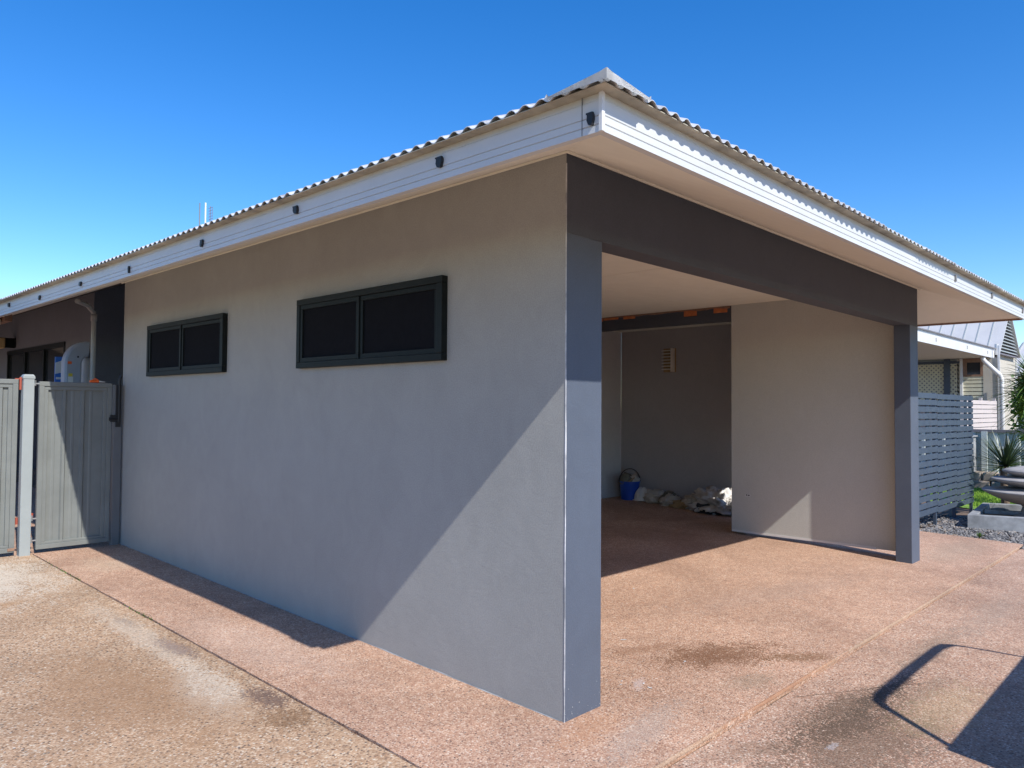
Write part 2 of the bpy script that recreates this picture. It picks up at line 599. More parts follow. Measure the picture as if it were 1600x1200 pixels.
def slab(name, pts, mat, dz, thick=.12, seed=1, step=.06, amp=.004):
    """concrete slab from an outline; its edges are slightly uneven and rounded"""
    rr = random.Random(seed)
    out = []
    n = len(pts)
    for k in range(n):
        a, b = Vector(pts[k]), Vector(pts[(k + 1) % n])
        L = (b - a).length
        m = max(1, min(160, int(L / step)))
        nrm = Vector((-(b - a).y, (b - a).x)).normalized()
        for i in range(m):
            t = i / m
            p = a + (b - a) * t
            if i:
                p = p + nrm * (noise.noise(Vector((p.x * 3, p.y * 3, seed))) * amp * 1.6 + rr.uniform(-amp, amp) * .5)
            out.append(p)
    bm = B()
    top = [bm.verts.new((p.x, p.y, g(p.x, p.y) + dz)) for p in out]
    low = [bm.verts.new((p.x, p.y, g(p.x, p.y) + dz - thick)) for p in out]
    ft = bm.faces.new(top)
    if ft.normal.z < 0:
        ft.normal_flip()
    for k in range(len(out)):
        q = (k + 1) % len(out)
        bm.faces.new((top[k], low[k], low[q], top[q]))
    bmesh.ops.triangulate(bm, faces=[ft])
    o = obj(name, bm, mat)
    md = o.modifiers.new('bevel', 'BEVEL')
    md.width = .006
    md.segments = 2
    md.limit_method = 'ANGLE'
    md.angle_limit = R(50)
    return tag(o, kind='structure')


slab('carport_floor', [(JX + .005, JY), (7.52, JY), (7.57, .52), (7.62, 5.7), (JX + .005, 5.7)], 'slab', 0.0, seed=3)
slab('driveway', [(JX - .006, -14), (JX - .006, JY - .012), (JX - .006, 5.72), (-9, 5.72), (-9, -14)], 'drive', -.004, seed=5, step=.06)
slab('front_driveway', [(JX + .004, JY - .020), (JX + .004, -14), (9.0, -14), (7.9, -2.6), (7.26, -.6), (7.26, JY - .020)], 'front', -.018, seed=8)
slab('patio', [(-9, 5.735), (7.6, 5.735), (7.6, 14.4), (-9, 14.4)], 'slab', -.01, seed=9)
# pale mortar lip left along the front edge of the carport slab
bm = B()
n = 150
rows = []
for i in range(n + 1):
    x = JX + .01 + (7.2 - JX) * i / n
    wv = .002 + .005 * noise.noise(Vector((x * 2.2, 3, 1))) + .003 * noise.noise(Vector((x * 14, 3, 1)))
    y = JY - .002
    z = g(x, y)
    rows.append([bm.verts.new((x, y + .010 + wv * .7, z - .003)), bm.verts.new((x, y + .005, z + .003)), bm.verts.new((x, y - wv * .45, z + .001)), bm.verts.new((x, y - wv * .7, z - .016))])
for a, b in zip(rows, rows[1:]):
    for k in range(3):
        bm.faces.new((a[k], b[k], b[k + 1], a[k + 1]))
M['lip'] = aggregate('lip_cement', [(0, (.33, .21, .14)), (.4, (.42, .30, .21)), (.8, (.24, .14, .09))], (.34, .23, .15), [(1.1, JY, .9, .2, 0, .8, (.30, .12, .05))], scale=200, dark=0)
tag(obj('slab_edge_lip', bm, 'lip', smooth=True), kind='structure')
# soil packed in the left joint
bm = B()
sheet(bm, JX - .01, JX + .01, -3, 5.7, -.017, 1, 30)
sheet(bm, JX, 7.3, JY - .03, JY + .004, -.036, 30, 1)
tag(obj('joint_soil', bm, 'dirt'), kind='structure')
# low weeds in that joint
bm = B()
rw = random.Random(4)
for (y0, n, sp) in ((4.76, 30, .10), (4.45, 26, .07), (3.12, 46, .13), (2.95, 14, .06), (5.2, 12, .1)):
    for i in range(n):
        y = y0 + rw.gauss(0, sp)
        x = JX + rw.uniform(-.012, .010)
        a = rw.uniform(0, 6.28)
        L = rw.uniform(.006, .02)
        p = Vector((x, y, g(x, y) - .01))
        d = Vector((math.cos(a) * .6, math.sin(a) * .6, 1)).normalized()
        s = Vector((-math.sin(a), math.cos(a), 0)) * .0035
        bm.faces.new([bm.verts.new(q) for q in (p - s, p + s, p + d * L + s * .6, p + d * L * 1.2, p + d * L - s * .6)])
tag(obj('joint_weeds', bm, 'moss'), 'low green weeds growing in the joint beside the tan driveway', 'weeds', kind='stuff')
# hairline crack in the front driveway
bm = B()
prev = None
for i in range(26):
    t = i / 25
    x, y = 1.15 + t * .75, -.60 - t * .42 + .012 * noise.noise(Vector((t * 9, 1, 5)))
    z = g(x, y) - .0165
    wv = .0016 * (1 - .5 * t)
    cur = (bm.verts.new((x - wv, y - wv, z)), bm.verts.new((x + wv, y + wv, z)))
    if prev:
        bm.faces.new((prev[0], prev[1], cur[1], cur[0]))
    prev = cur
tag(obj('driveway_crack', bm, 'dirt'), kind='structure')
# small white flecks of paint and render dropped on the slab
bm = B()
rw = random.Random(21)
spots = [(1.229, .529, .022, .007), (.662, -.035, .016, .006), (1.161, .051, .009, .008), (2.382, 1.248, .012, .008), (.587, .096, .01, .004), (.69, .02, .012, .005), (.63, .12, .008, .005)]
for i in range(60):
    spots.append((rw.uniform(.4, 4.8), rw.uniform(-.4, 2.0), rw.uniform(.002, .005), rw.uniform(.002, .004)))
for (x, y, a, b) in spots:
    k = rw.uniform(0, 3)
    vs = []
    for q in range(7):
        t = q * 2 * math.pi / 7
        rr = 1 + .35 * rw.uniform(-1, 1)
        dx, dy = a * rr * math.cos(t), b * rr * math.sin(t)
        X_, Y_ = x + dx * math.cos(k) - dy * math.sin(k), y + dx * math.sin(k) + dy * math.cos(k)
        vs.append(bm.verts.new((X_, Y_, g(X_, Y_) + .0035)))
    bm.faces.new(vs)
tag(obj('render_flecks', bm, 'white_trim'), 'white flecks of dried render scattered on the carport slab', 'flecks', kind='stuff')

# ------------------------------------------------------------------ the carport building
H = 2.7
W = 5.552
FD = .15
house = thing('carport_house', (0, 0, 0), 'single storey grey rendered house with open carport and overhanging corrugated hip roof', 'house')


def part(name, bm, mat, parent=None, label=None, **k):
    o = obj(name, bm, mat, parent or house, **k)
    if label:
        o['label'] = label
    return o


# side wall with two window openings filled by surface mounted windows
part('side_wall', bx(0, .19, .003, 5.72, -.15, H), 'wall', label='lighter grey rendered side wall')
part('front_column', bx(.002, .283, 0, FD, -.15, 2.308), 'dark', label='blue grey painted column at the near corner', bevel=.004)
part('front_post', bx(5.30, W, -.001, FD, -.15, 2.3078), 'dark', label='blue grey painted post at the far end of the opening', bevel=.004)
part('front_beam', bx(.002, W + .001, .0012, FD + .0012, 2.308, H + .02), 'beam', label='painted beam over the carport opening, shade worked into its colour')
# ragged bead of white filler down the corner of the column
bm = B()
n = 150
prev = None
for i in range(n + 1):
    z = -.02 + (2.66) * i / n
    bright = 1.0 if z < 1.65 else .55
    wx = (.0012 + .0018 * max(0, noise.noise(Vector((1, 2, z * 5))) + .3) + .003 * max(0, noise.noise(Vector((5, 1, z * 1.3))))) * bright
    if 1.15 < z < 1.40:
        wx += .0022
    wy = .004 + .003 * noise.noise(Vector((9, 2, z * 7)))
    cur = [bm.verts.new(p) for p in ((-.0015, wy, z), (-.0025, -.002, z), (wx, -.0025, z), (wx, .002, z))]
    if prev:
        for k in range(3):
            bm.faces.new((prev[k], prev[k + 1], cur[k + 1], cur[k]))
    prev = cur
part('corner_bead', bm, 'bead', label='thin uneven white filler line down the column corner')
# chips of render and paint at the foot of the column
bm = B()
rw = random.Random(3)
for i in range(26):
    x = rw.choice([rw.uniform(.004, .06), rw.uniform(.2, .28), rw.uniform(.01, .28)])
    z = abs(rw.gauss(0, .045)) + .006
    if rw.random() < .2:
        z += rw.uniform(0, .25)
    s = rw.uniform(.0008, .0024)
    vs = [bm.verts.new((x + s * math.cos(t + 1) * rw.uniform(.6, 1.2), -.0022, z + s * math.sin(t) * rw.uniform(.7, 1.9))) for t in (0, 1.2, 2.5, 3.8, 5.1)]
    bm.faces.new(vs)
part('paint_chips', bm, 'white_trim')['kind'] = 'stuff'
# ground splash of render along the foot of the side wall
bm = B()
prev = None
for i in range(260):
    y = .02 + 5.68 * i / 259
    h = max(.0008, .002 + .009 * noise.noise(Vector((y * 4, 0, 2))))
    o_ = max(.001, .001 + .009 * noise.noise(Vector((y * 5, 7, 2))))
    z = g(0, y)
    cur = [bm.verts.new(p) for p in ((-.0015, y, z + h), (-.004, y, z + .004), (-o_ - .004, y, z + .0008))]
    if prev:
        for k in range(2):
            bm.faces.new((prev[k], prev[k + 1], cur[k + 1], cur[k]))
    prev = cur
part('wall_foot', bm, 'foot')

# carport inside
part('back_wall', bx(.19, 7.349, 4.91, 5.05, -.1, H + .02), 'inner_light', label='paler back wall')
part('side_partition', bx(5.508, 5.62, FD + .002, 2.01, .035, H), 'primer', label='pale undercoated partition wall on the right of the carport')
part('partition_foot', bx(5.5045, 5.6, FD + .25, 2.008, .028, .052), 'white_trim', label='white strip along the foot of the partition')
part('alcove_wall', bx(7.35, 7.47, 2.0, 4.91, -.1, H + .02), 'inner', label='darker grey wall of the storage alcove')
bm = B()
box(bm, 5.62, 6.50, 1.88, 2.0, -.1, H)
box(bm, 7.12, 7.42, 1.88, 2.0, -.1, H)
box(bm, 6.50, 7.12, 1.88, 2.0, 1.26, H)  # unseen opening added below this, sized to let sun onto the drop sheet
box(bm, 6.50, 7.12, 1.88, 2.0, -.1, .30)
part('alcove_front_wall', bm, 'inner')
bm = B()
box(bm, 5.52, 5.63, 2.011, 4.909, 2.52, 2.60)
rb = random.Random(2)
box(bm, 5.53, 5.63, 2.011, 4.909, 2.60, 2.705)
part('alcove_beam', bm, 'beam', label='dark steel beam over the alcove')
rb = random.Random(9)
for (y0, y1, z0) in ((2.07, 2.25, 2.625), (2.48, 2.66, 2.615), (3.39, 3.58, 2.65), (3.66, 3.90, 2.66), (3.91, 4.1, 2.65)):
    o_ = part('brick', bx(5.519, 5.53, y0, y1, z0, 2.698), 'orange', bevel=.008, label='exposed orange brick above the alcove beam')
# ragged broken render hanging over the bricks
bm = B()
prev = None
for i in range(120):
    y = 2.03 + 2.86 * i / 119
    h = .010 + .03 * abs(noise.noise(Vector((y * 3.1, 0, 4)))) + .010 * abs(noise.noise(Vector((y * 19, 0, 4))))
    cur = [bm.verts.new(p) for p in ((5.5165, y, 2.699), (5.515, y, 2.699 - h), (5.529, y, 2.699 - h - .004))]
    if prev:
        for k in range(2):
            bm.faces.new((prev[k], prev[k + 1], cur[k + 1], cur[k]))
    prev = cur
part('broken_render', bm, 'brown')
bm = box(B(), .19, 5.60, FD + .0025, 1.90, H, H + .03)
box(bm, .19, 7.35, 1.90, 4.91, H, H + .03)
part('carport_ceiling', bm, 'ceiling', label='cream sheet ceiling of the carport')
bm = B()
box(bm, .19, 5.508, 2.38, 2.386, H - .0015, H - .0002)
box(bm, 2.9, 2.906, FD, 4.9, H - .0015, H - .0002)
part('ceiling_joint', bm, 'soffit')
part('alcove_roof', bx(5.62, 7.55, 1.88, 5.1, H + .035, H + .2), 'roof')
bm = B()
box(bm, 5.5065, 5.508, 1.775, 1.84, .452, .477)
o_ = part('socket', bm, 'white_trim', label='small white bare wall socket')
part('socket_hole', bx(5.5052, 5.5066, 1.784, 1.803, .458, .472), 'black', o_)
part('socket_hole', bx(5.5052, 5.5066, 1.812, 1.830, .460, .474), 'black', o_)

# soffit: raked lining from the wall heads out to the eave
EX, EY, XR, YB = -.80, -.81, 6.20, 15.0
ZE, ZF = 2.377, 2.532
bm = B()


def quad(bm, a, b, c, d, th=.012):
    P = [Vector(p) for p in (a, b, c, d)]
    v = [bm.verts.new(p) for p in P] + [bm.verts.new(p + Vector((0, 0, th))) for p in P]
    for f_ in ((0, 1, 2, 3), (7, 6, 5, 4), (0, 4, 5, 1), (1, 5, 6, 2), (2, 6, 7, 3), (3, 7, 4, 0)):
        bm.faces.new([v[i] for i in f_])


ZS = ZE + .010
quad(bm, (0, 0, H + .001), (0, YB, H + .001), (EX + .015, YB, ZS), (EX + .015, EY + .015, ZS))
quad(bm, (0, 0, H + .001), (EX + .015, EY + .015, ZS), (XR - .015, EY + .015, ZS), (W, 0, H + .001))
quad(bm, (W, 0, H + .001), (XR - .015, EY + .015, ZS), (XR - .015, 1.85, ZS), (W, 1.85, H + .001))
part('soffit', bm, 'soffit', label='cream raked soffit lining under the eaves')
# cover strips: at the wall head and at the fascia foot
bm = B()


def strip(bm, a, b, wv, hv):
    a, b = Vector(a), Vector(b)
    d = (b - a).normalized()
    s = Vector((d.y, -d.x, 0)) * wv
    q = [a, b, b + s, a + s]
    v = [bm.verts.new(p) for p in q] + [bm.verts.new(p + Vector((0, 0, hv))) for p in q]
    for f_ in ((0, 1, 2, 3), (7, 6, 5, 4), (0, 4, 5, 1), (1, 5, 6, 2), (2, 6, 7, 3), (3, 7, 4, 0)):
        bm.faces.new([v[i] for i in f_])


def wedge(bm, pts_a, pts_b):
    va = [bm.verts.new(p) for p in pts_a]
    vb = [bm.verts.new(p) for p in pts_b]
    n = len(va)
    for k in range(n):
        bm.faces.new((va[k], va[(k + 1) % n], vb[(k + 1) % n], vb[k]))
    bm.faces.new(va[::-1])
    bm.faces.new(vb)


k_ = (H - ZS) / .785
wedge(bm, [(-.001, -.001, H - .012), (-.034, -.034, H - .012 - .034 * k_), (-.034, -.034, H - .034 * k_), (-.001, -.001, H)], [(-.001, 5.72, H - .012), (-.034, 5.72, H - .012 - .034 * k_), (-.034, 5.72, H - .034 * k_), (-.001, 5.72, H)])
wedge(bm, [(-.001, -.001, H - .012), (-.034, -.034, H - .012 - .034 * k_), (-.034, -.034, H - .034 * k_), (-.001, -.001, H)], [(W, -.001, H - .012), (W, -.034, H - .012 - .034 * k_), (W, -.034, H - .034 * k_), (W, -.001, H)])
part('cover_strip', bm, 'soffit')


# fascia boards with two grooves
def fascia(name, axis, c, out, a0, a1, label, y_ext=True):
    """board along an axis; out is the sign of its outer face"""
    prof = [(0, ZE), (0, 2.400), (.004, 2.4015), (.004, 2.4035), (0, 2.405), (0, 2.4285), (.004, 2.430), (.004, 2.432), (0, 2.4335),
            (0, 2.482), (.003, 2.485), (.003, ZF), (.028, ZF), (.028, ZE)]
    bm = B()
    ra, rb_ = [], []
    for (d, z) in prof:
        off = c - out * d
        if axis == 'y':
            ra.append(bm.verts.new((off, a0 + d, z)))
            rb_.append(bm.verts.new((off, a1 - (d if not y_ext else 0), z)))
        else:
            ra.append(bm.verts.new((a0 + d, off, z)))
            rb_.append(bm.verts.new((a1 - d, off, z)))
    n = len(prof)
    for k in range(n):
        bm.faces.new((ra[k], ra[(k + 1) % n], rb_[(k + 1) % n], rb_[k]))
    bm.faces.new(ra[::-1])
    bm.faces.new(rb_)
    return part(name, bm, 'fascia', label=label)


fascia('fascia', 'y', EX, -1, EY, YB, 'white grooved fascia board along the side eave')
fascia('fascia', 'x', EY, -1, EX, XR, 'sunlit white grooved fascia board along the front eave')
bm = B()
box(bm, XR - .028, XR, EY + .03, 1.87, ZE - .002, ZF)
part('fascia', bm, 'brown', label='brown underside of the far eave board')
# vertical joint and patch near the corner on the side fascia
part('fascia_joint', bx(EX - .0015, EX + .001, -.729, -.726, ZE + .001, ZF - .002), 'clipgrey')
part('corner_trim', bx(EX - .004, EX + .012, EY - .004, EY + .012, ZE - .001, ZF - .002), 'white_trim', bevel=.002)

# light clips along the fascia
for i, (y, z, wd, ht, tilt) in enumerate([(-.769, 2.423, .030, .050, .0), (-.011, 2.447, .042, .050, .1), (1.081, 2.448, .045, .046, -.1), (2.148, 2.436, .036, .048, .25), (3.312, 2.420, .018, .055, 0), (4.353, 2.431, .05, .04, .2), (5.474, 2.428, .05, .045, .3), (6.53, 2.455, .06, .045, -.2), (7.6, 2.44, .05, .045, 0)]):
    bm = B()
    wd, ht = wd * .82, ht * .85
    wv = wd / 2
    pts = [(-wv, 0), (-wv * .7, -ht * .5), (-wv * .2, -ht * .55), (wv * .5, -ht * .45), (wv, -ht * .1), (wv * .9, ht * .4), (-wv * .1, ht * .5), (-wv * .9, ht * .45)]
    fr = [bm.verts.new((EX - .014, y + p * math.cos(tilt) - q * math.sin(tilt), z + q)) for p, q in pts]
    bk = [bm.verts.new((EX + .0005, y + p * math.cos(tilt) - q * math.sin(tilt), z + q * .9)) for p, q in pts]
    for k in range(8):
        bm.faces.new((fr[k], fr[(k + 1) % 8], bk[(k + 1) % 8], bk[k]))
    bm.faces.new(fr[::-1])
    box(bm, EX - .010, EX + .0, y - wd * .35, y + wd * .75, z + ht * .42, z + ht * .55)
    part('light_clip', bm, 'black', label='black tape covered clip on the side fascia')
for (x, z) in ((3.535, 2.452), (4.709, 2.455), (6.013, 2.452)):
    bm = B()
    box(bm, x - .014, x + .014, EY - .012, EY + .0005, z - .02, z + .02)
    box(bm, x - .018, x + .018, EY - .007, EY + .0006, z - .028, z - .02)
    part('light_clip', bm, 'clipgrey', label='small grey clip on the front fascia', bevel=.002)

# corrugated roof sheets
PITCH = .404
SX, SY, SZ = -.85, -.86, 2.520
XE = XR + .05
RX = (SX + XE) / 2
AMP, PER = .0088, .076


def roof_side(side):
    bm = B()
    seg = PER / 8
    if side == 'left':
        a0, a1 = SY, YB
    elif side == 'front':
        a0, a1 = SX, XE
    else:
        a0, a1 = SY, YB
    n = int((a1 - a0) / seg)
    prev = None
    jr = 0.0
    for i in range(n + 1):
        a = a0 + i * seg
        sh = math.sin(2 * math.pi * a / PER)
        wv = AMP * (abs(sh) ** .8) * (1 if sh > 0 else -1)
        # sheets lap every 0.76 m: ends sit a few mm in or out
        sheetno = int((a + 50) / .762)
        rj = random.Random(sheetno * 7 + len(side)).uniform(-.012, .006)
        if side == 'left':
            run = min(a - a0, RX - SX)
            lo = (SX + rj, a, SZ + wv + rj * PITCH)
            hi = (SX + run, a, SZ + run * PITCH + wv)
        elif side == 'front':
            run = min(a - a0, a1 - a)
            lo = (a, SY + rj, SZ + wv + rj * PITCH)
            hi = (a, SY + run, SZ + run * PITCH + wv)
        else:
            run = min(a - a0, XE - RX)
            cut = 0 if a < 1.87 else XE - W - .03
            lo = (XE - cut, a, SZ + cut * PITCH + wv)
            run = max(run, cut + .001)
            hi = (XE - run, a, SZ + run * PITCH + wv)
        cur = [bm.verts.new(lo), bm.verts.new(hi)]
        if prev:
            bm.faces.new((prev[0], prev[1], cur[1], cur[0]))
        prev = cur
    ext = bmesh.ops.extrude_face_region(bm, geom=list(bm.faces))
    for v in [e for e in ext['geom'] if isinstance(e, bmesh.types.BMVert)]:
        v.co.z -= .003
    bmesh.ops.remove_doubles(bm, verts=bm.verts, dist=.0002)
    return bm


bm = B()
box(bm, EX - .047, EX + .02, EY - .047, YB, SZ - .0135, SZ - .0105)
box(bm, EX + .02, XE - .01, EY - .047, EY + .02, SZ - .0135, SZ - .0105)
part('eave_strip', bm, 'grime', label='thin dark strip under the roof sheet ends')
part('roof_sheeting', roof_side('left'), 'roof', label='corrugated metal roofing on the side slope')
part('roof_sheeting', roof_side('front'), 'roof', label='corrugated metal roofing on the front slope')
part('roof_sheeting', roof_side('right'), 'roof', label='corrugated metal roofing on the far slope')


# hip cap
def hipcap():
    bm = B()
    up = .012
    wv = .25
    L = RX - SX
    n = 40

    def P(s, side, off, z):
        # s distance along the hip in plan, off perpendicular along the eave direction
        if side == 'l':
            return (SX + s, SY + s + off, SZ + s * PITCH + z)
        return (SX + s + off, SY + s, SZ + s * PITCH + z)
    prev = None
    for i in range(n + 1):
        s = -.022 + (L) * (i / n) ** 1.4
        j = .006 * noise.noise(Vector((s * 5, 0, 3)))
        cur = [P(s, 'l', wv, .014), P(s, 'l', wv - .01, up - .008 + j), P(s, 'l', .03, up + .012), P(s, 'l', 0, up + .018),
               P(s, 'f', .03, up + .012), P(s, 'f', wv - .01, up - .008 - j), P(s, 'f', wv, .014)]
        cur = [bm.verts.new(c) for c in cur]
        if prev:
            for k in range(6):
                bm.faces.new((prev[k], prev[k + 1], cur[k + 1], cur[k]))
        else:
            # turned down front edge
            low = [bm.verts.new((v.co.x + .001, v.co.y + .001, SZ - .013)) for v in cur]
            for k in range(6):
                bm.faces.new((cur[k], cur[k + 1], low[k + 1], low[k]))
        prev = cur
    bmesh.ops.solidify(bm, geom=list(bm.faces), thickness=.0015)
    return bm


part('hip_cap', hipcap(), 'cap', label='weathered folded hip capping at the roof corner')
bm = B()
box(bm, RX - .16, RX + .16, SY + (RX - SX) - .1, YB, SZ + (RX - SX) * PITCH - .04, SZ + (RX - SX) * PITCH + .04)
part('ridge_cap', bm, 'roof')


# windows on the side wall
def window(y0, y1, z0, z1):
    ow = .055
    xo = -.042
    bm = B()
    box(bm, xo, .004, y0, y1, z1 - .040, z1)
    box(bm, xo, .004, y0, y1, z0, z0 + .040)
    box(bm, xo + .0008, .004, y0, y0 + .048, z0 + .040, z1 - .040)
    box(bm, xo + .0008, .004, y1 - .040, y1, z0 + .040, z1 - .040)
    fr = part('window', bm, 'frame', bevel=.003)
    ym = (y0 + y1) / 2 + .02
    for (a, b, xx) in ((y0 + .048, ym + .01, xo + .014), (ym + .0105, y1 - .040, xo + .006)):
        s = B()
        t = .030
        box(s, xx, xx + .02, a, b, z1 - .040 - t, z1 - .0402)
        box(s, xx, xx + .02, a, b, z0 + .0402, z0 + .040 + t)
        box(s, xx + .0005, xx + .02, a, a + t, z0 + .040 + t, z1 - .040 - t)
        box(s, xx + .0005, xx + .02, b - t, b, z0 + .040 + t, z1 - .040 - t)
        part('sash', s, 'frame', fr, bevel=.002)
        part('screen', bx(xx + .012, xx + .016, a + t, b - t, z0 + .040 + t, z1 - .040 - t), 'mesh', fr)
    return fr


w1 = window(3.479, 5.02, 1.734, 2.203)
w1['label'] = 'farther dark framed sliding window with mesh screens'
w2 = window(.850, 2.370, 1.728, 2.198)
w2['label'] = 'nearer dark framed sliding window with mesh screens'

# set back house wing behind the gate
bm = B()
box(bm, .6, 3.0, 8.55, 9.72, -.1, 3.2)
box(bm, .6, .8, 12.85, 14.5, -.1, 3.2)
box(bm, .6, .8, 9.72, 12.85, 2.36, 3.2)
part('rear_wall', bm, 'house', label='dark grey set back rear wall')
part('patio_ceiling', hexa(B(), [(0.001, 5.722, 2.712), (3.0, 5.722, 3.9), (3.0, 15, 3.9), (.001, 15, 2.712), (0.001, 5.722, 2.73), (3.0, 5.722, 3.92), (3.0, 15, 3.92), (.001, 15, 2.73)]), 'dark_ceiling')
part('rear_side_wall', bx(-4.2, .6, 14.3, 14.5, -.1, 3.2), 'house')
bm = B()
for y in (9.72, 10.72, 11.75, 12.79):
    box(bm, .59, .66, y, y + .06, .1, 2.36)
box(bm, .585, .665, 9.72, 12.85, 2.30, 2.36)
box(bm, .585, .665, 9.72, 12.85, .08, .14)
sdr = part('sliding_door', bm, 'frame')
for y in (9.78, 10.78, 11.81):
    part('pane', bx(.62, .63, y, y + .98, .14, 2.30), 'glass', sdr)
part('room_wall', bx(1.6, 1.7, 9.72, 12.85, -.1, 2.6), 'mesh')
# downpipe at the corner of the rear wing
bm = B()
tube(bm, [(-.10, 6.85, 2.60), (-.03, 6.95, 2.60), (.07, 7.05, 2.585), (.145, 7.1, 2.52), (.15, 7.1, 2.4), (.15, 7.1, .12)], .026, 14)
pp = part('downpipe', bm, 'greypipe', smooth=True, label='pale grey downpipe with elbow under the eave')
bm = B()
tube(bm, [(.15, 7.1, 2.42), (.15, 7.1, 2.50)], .032, 14)
part('pipe_collar', bm, 'greypipe', pp, smooth=True)
# patio beam and gutter at the far end
part('patio_beam', bx(-.36, -.28, 8.72, 13, 2.50, 2.60), 'brown')
bm = B()
box(bm, -.46, -.37, 8.85, 13, 2.455, 2.535)
part('patio_gutter', bm, 'cream_gutter', bevel=.012)

lamp = thing('wall_light', (.5, 12.6, 2.45), 'small amber wall light under the patio eave above the gate', 'light')
part('lamp_body', bx(.44, .6, 12.35, 12.47, 2.40, 2.56), 'frame', lamp, bevel=.01)
part('diffuser', bx(.34, .44, 12.30, 12.5, 2.38, 2.56), 'lampglow', lamp, bevel=.02)

# louvred wall light in the alcove
wl = thing('louvred_light', (7.3, 4.0, 2.21), 'small louvred light on the dark alcove wall', 'light')
bm = B()
box(bm, 7.342, 7.35, 3.885, 4.105, 2.025, 2.395)
part('back_plate', bm, 'rag2', wl)
part('edge_plate', bx(7.25, 7.342, 3.905, 3.925, 2.03, 2.39), 'lampbody', wl, bevel=.003)
bm = B()
for k in range(7):
    z = 2.06 + k * .048
    hexa(bm, [(7.255, 3.925, z), (7.34, 3.925, z + .012), (7.34, 4.085, z + .012), (7.255, 4.085, z),
              (7.253, 3.925, z + .010), (7.34, 3.925, z + .022), (7.34, 4.085, z + .022), (7.253, 4.085, z + .010)])
part('louvre', bm, 'lampbody', wl)

# TV aerials behind the roof
an = thing('tv_antenna', (3.0, 10.7, 3.8), 'thin white mast and rods of an antenna above the roof', 'antenna')
part('mast', tube(B(), [(3.0, 10.66, 3.7), (3.0, 10.66, 5.01)], .014, 8), 'white', an)
part('rod', tube(B(), [(2.95, 10.78, 3.9), (2.95, 10.78, 5.02)], .010, 6), 'clipgrey', an)
bm = B()
for k in range(7):
    z = 4.60 + k * .05
    tube(bm, [(3.02, 10.42, z), (3.02, 10.60, z)], .004, 5)
tube(bm, [(3.02, 10.52, 3.8), (3.02, 10.52, 4.93)], .008, 6)
tube(bm, [(3.02, 10.44, 4.6), (3.02, 10.44, 4.9)], .005, 6)
part('grid', bm, 'clipgrey', an)

# ------------------------------------------------------------------ gates
YG = 5.72


def gate_leaf(x0, x1, z0, z1, label):
    t = thing('metal_gate', ((x0 + x1) / 2, YG, z0), label, 'gate')
    fw, fd = .042, .04
    bm = B()
    box(bm, x0, x1, YG - fd, YG, z1 - fw, z1)
    box(bm, x0, x1, YG - fd, YG, z0, z0 + fw)
    box(bm, x0, x0 + fw, YG - fd + .001, YG - .001, z0 + fw, z1 - fw)
    box(bm, x1 - fw, x1, YG - fd + .001, YG - .001, z0 + fw, z1 - fw)
    part('frame', bm, 'gate', t, bevel=.003)
    # inner channel
    bm = B()
    a0, a1, b0, b1 = x0 + fw, x1 - fw, z0 + fw, z1 - fw
    c = .034
    box(bm, a0, a1, YG - .030, YG - .004, b1 - c, b1)
    box(bm, a0, a1, YG - .030, YG - .004, b0, b0 + c * .7)
    box(bm, a0, a0 + c, YG - .031, YG - .004, b0 + c * .7, b1 - c)
    box(bm, a1 - c, a1, YG - .031, YG - .004, b0 + c * .7, b1 - c)
    part('inner_channel', bm, 'gate', t, bevel=.003)
    # pressed steel infill: wide pans between narrow ribs
    bm = B()
    p0, p1 = a0 + c, a1 - c
    q0, q1 = b0 + c * .7, b1 - c
    box(bm, p0, p1, YG - .008, YG - .006, q0, q1)
    x = p0 + .115
    while x < p1 - .05:
        hexa(bm, [(x, YG - .0082, q0), (x + .010, YG - .026, q0), (x + .032, YG - .026, q0), (x + .042, YG - .0082, q0),
                  (x, YG - .0082, q1), (x + .010, YG - .026, q1), (x + .032, YG - .026, q1), (x + .042, YG - .0082, q1)])
        x += .158
    x = p0 + .04
    while x < p1 - .03:
        hexa(bm, [(x, YG - .0082, q0), (x + .006, YG - .0105, q0), (x + .022, YG - .0105, q0), (x + .028, YG - .0082, q0),
                  (x, YG - .0082, q1), (x + .006, YG - .0105, q1), (x + .022, YG - .0105, q1), (x + .028, YG - .0082, q1)])
        x += .158
    part('infill_panel', bm, 'gate', t)
    return t


zg = g(-.4, YG)
gt = gate_leaf(-.735, -.110, zg + .035, 1.680, 'grey sheet metal gate between the post and the house wall')
bm = B()
box(bm, -.135, -.045, YG - .052, YG - .041, 1.31, 1.345)
box(bm, -.128, -.070, YG - .062, YG - .052, 1.30, 1.37)
tube(bm, [(-.14, YG - .066, 1.328), (-.035, YG - .066, 1.328)], .007, 8)
part('latch', bm, 'black', gt, bevel=.002)
gj = thing('gate_jamb_post', (-.055, YG, zg), 'narrow dark grey gate stile fixed against the house wall', 'post')
part('post_shaft', bx(-.092, -.02, YG - .05, YG + .01, zg - .05, 1.665), 'cfence_dark', gj, bevel=.003)
part('strike_plate', bx(-.080, -.030, YG - .058, YG - .05, 1.25, 1.665), 'black', gj, bevel=.003)
part('drop_bolt', tube(B(), [(-.052, YG - .062, 1.30), (-.052, YG - .062, 1.72), (-.035, YG - .062, 1.76)], .013, 10), 'black', gj)
gp = thing('gate_post', (-.815, YG, zg), 'light grey square gate post with domed cap between the two gates', 'post')
part('post_shaft', bx(-.872, -.784, YG - .075, YG + .007, zg - .05, 1.712), 'post_paint', gp, bevel=.004)
bm = B()
box(bm, -.877, -.779, YG - .080, YG + .012, 1.700, 1.722)
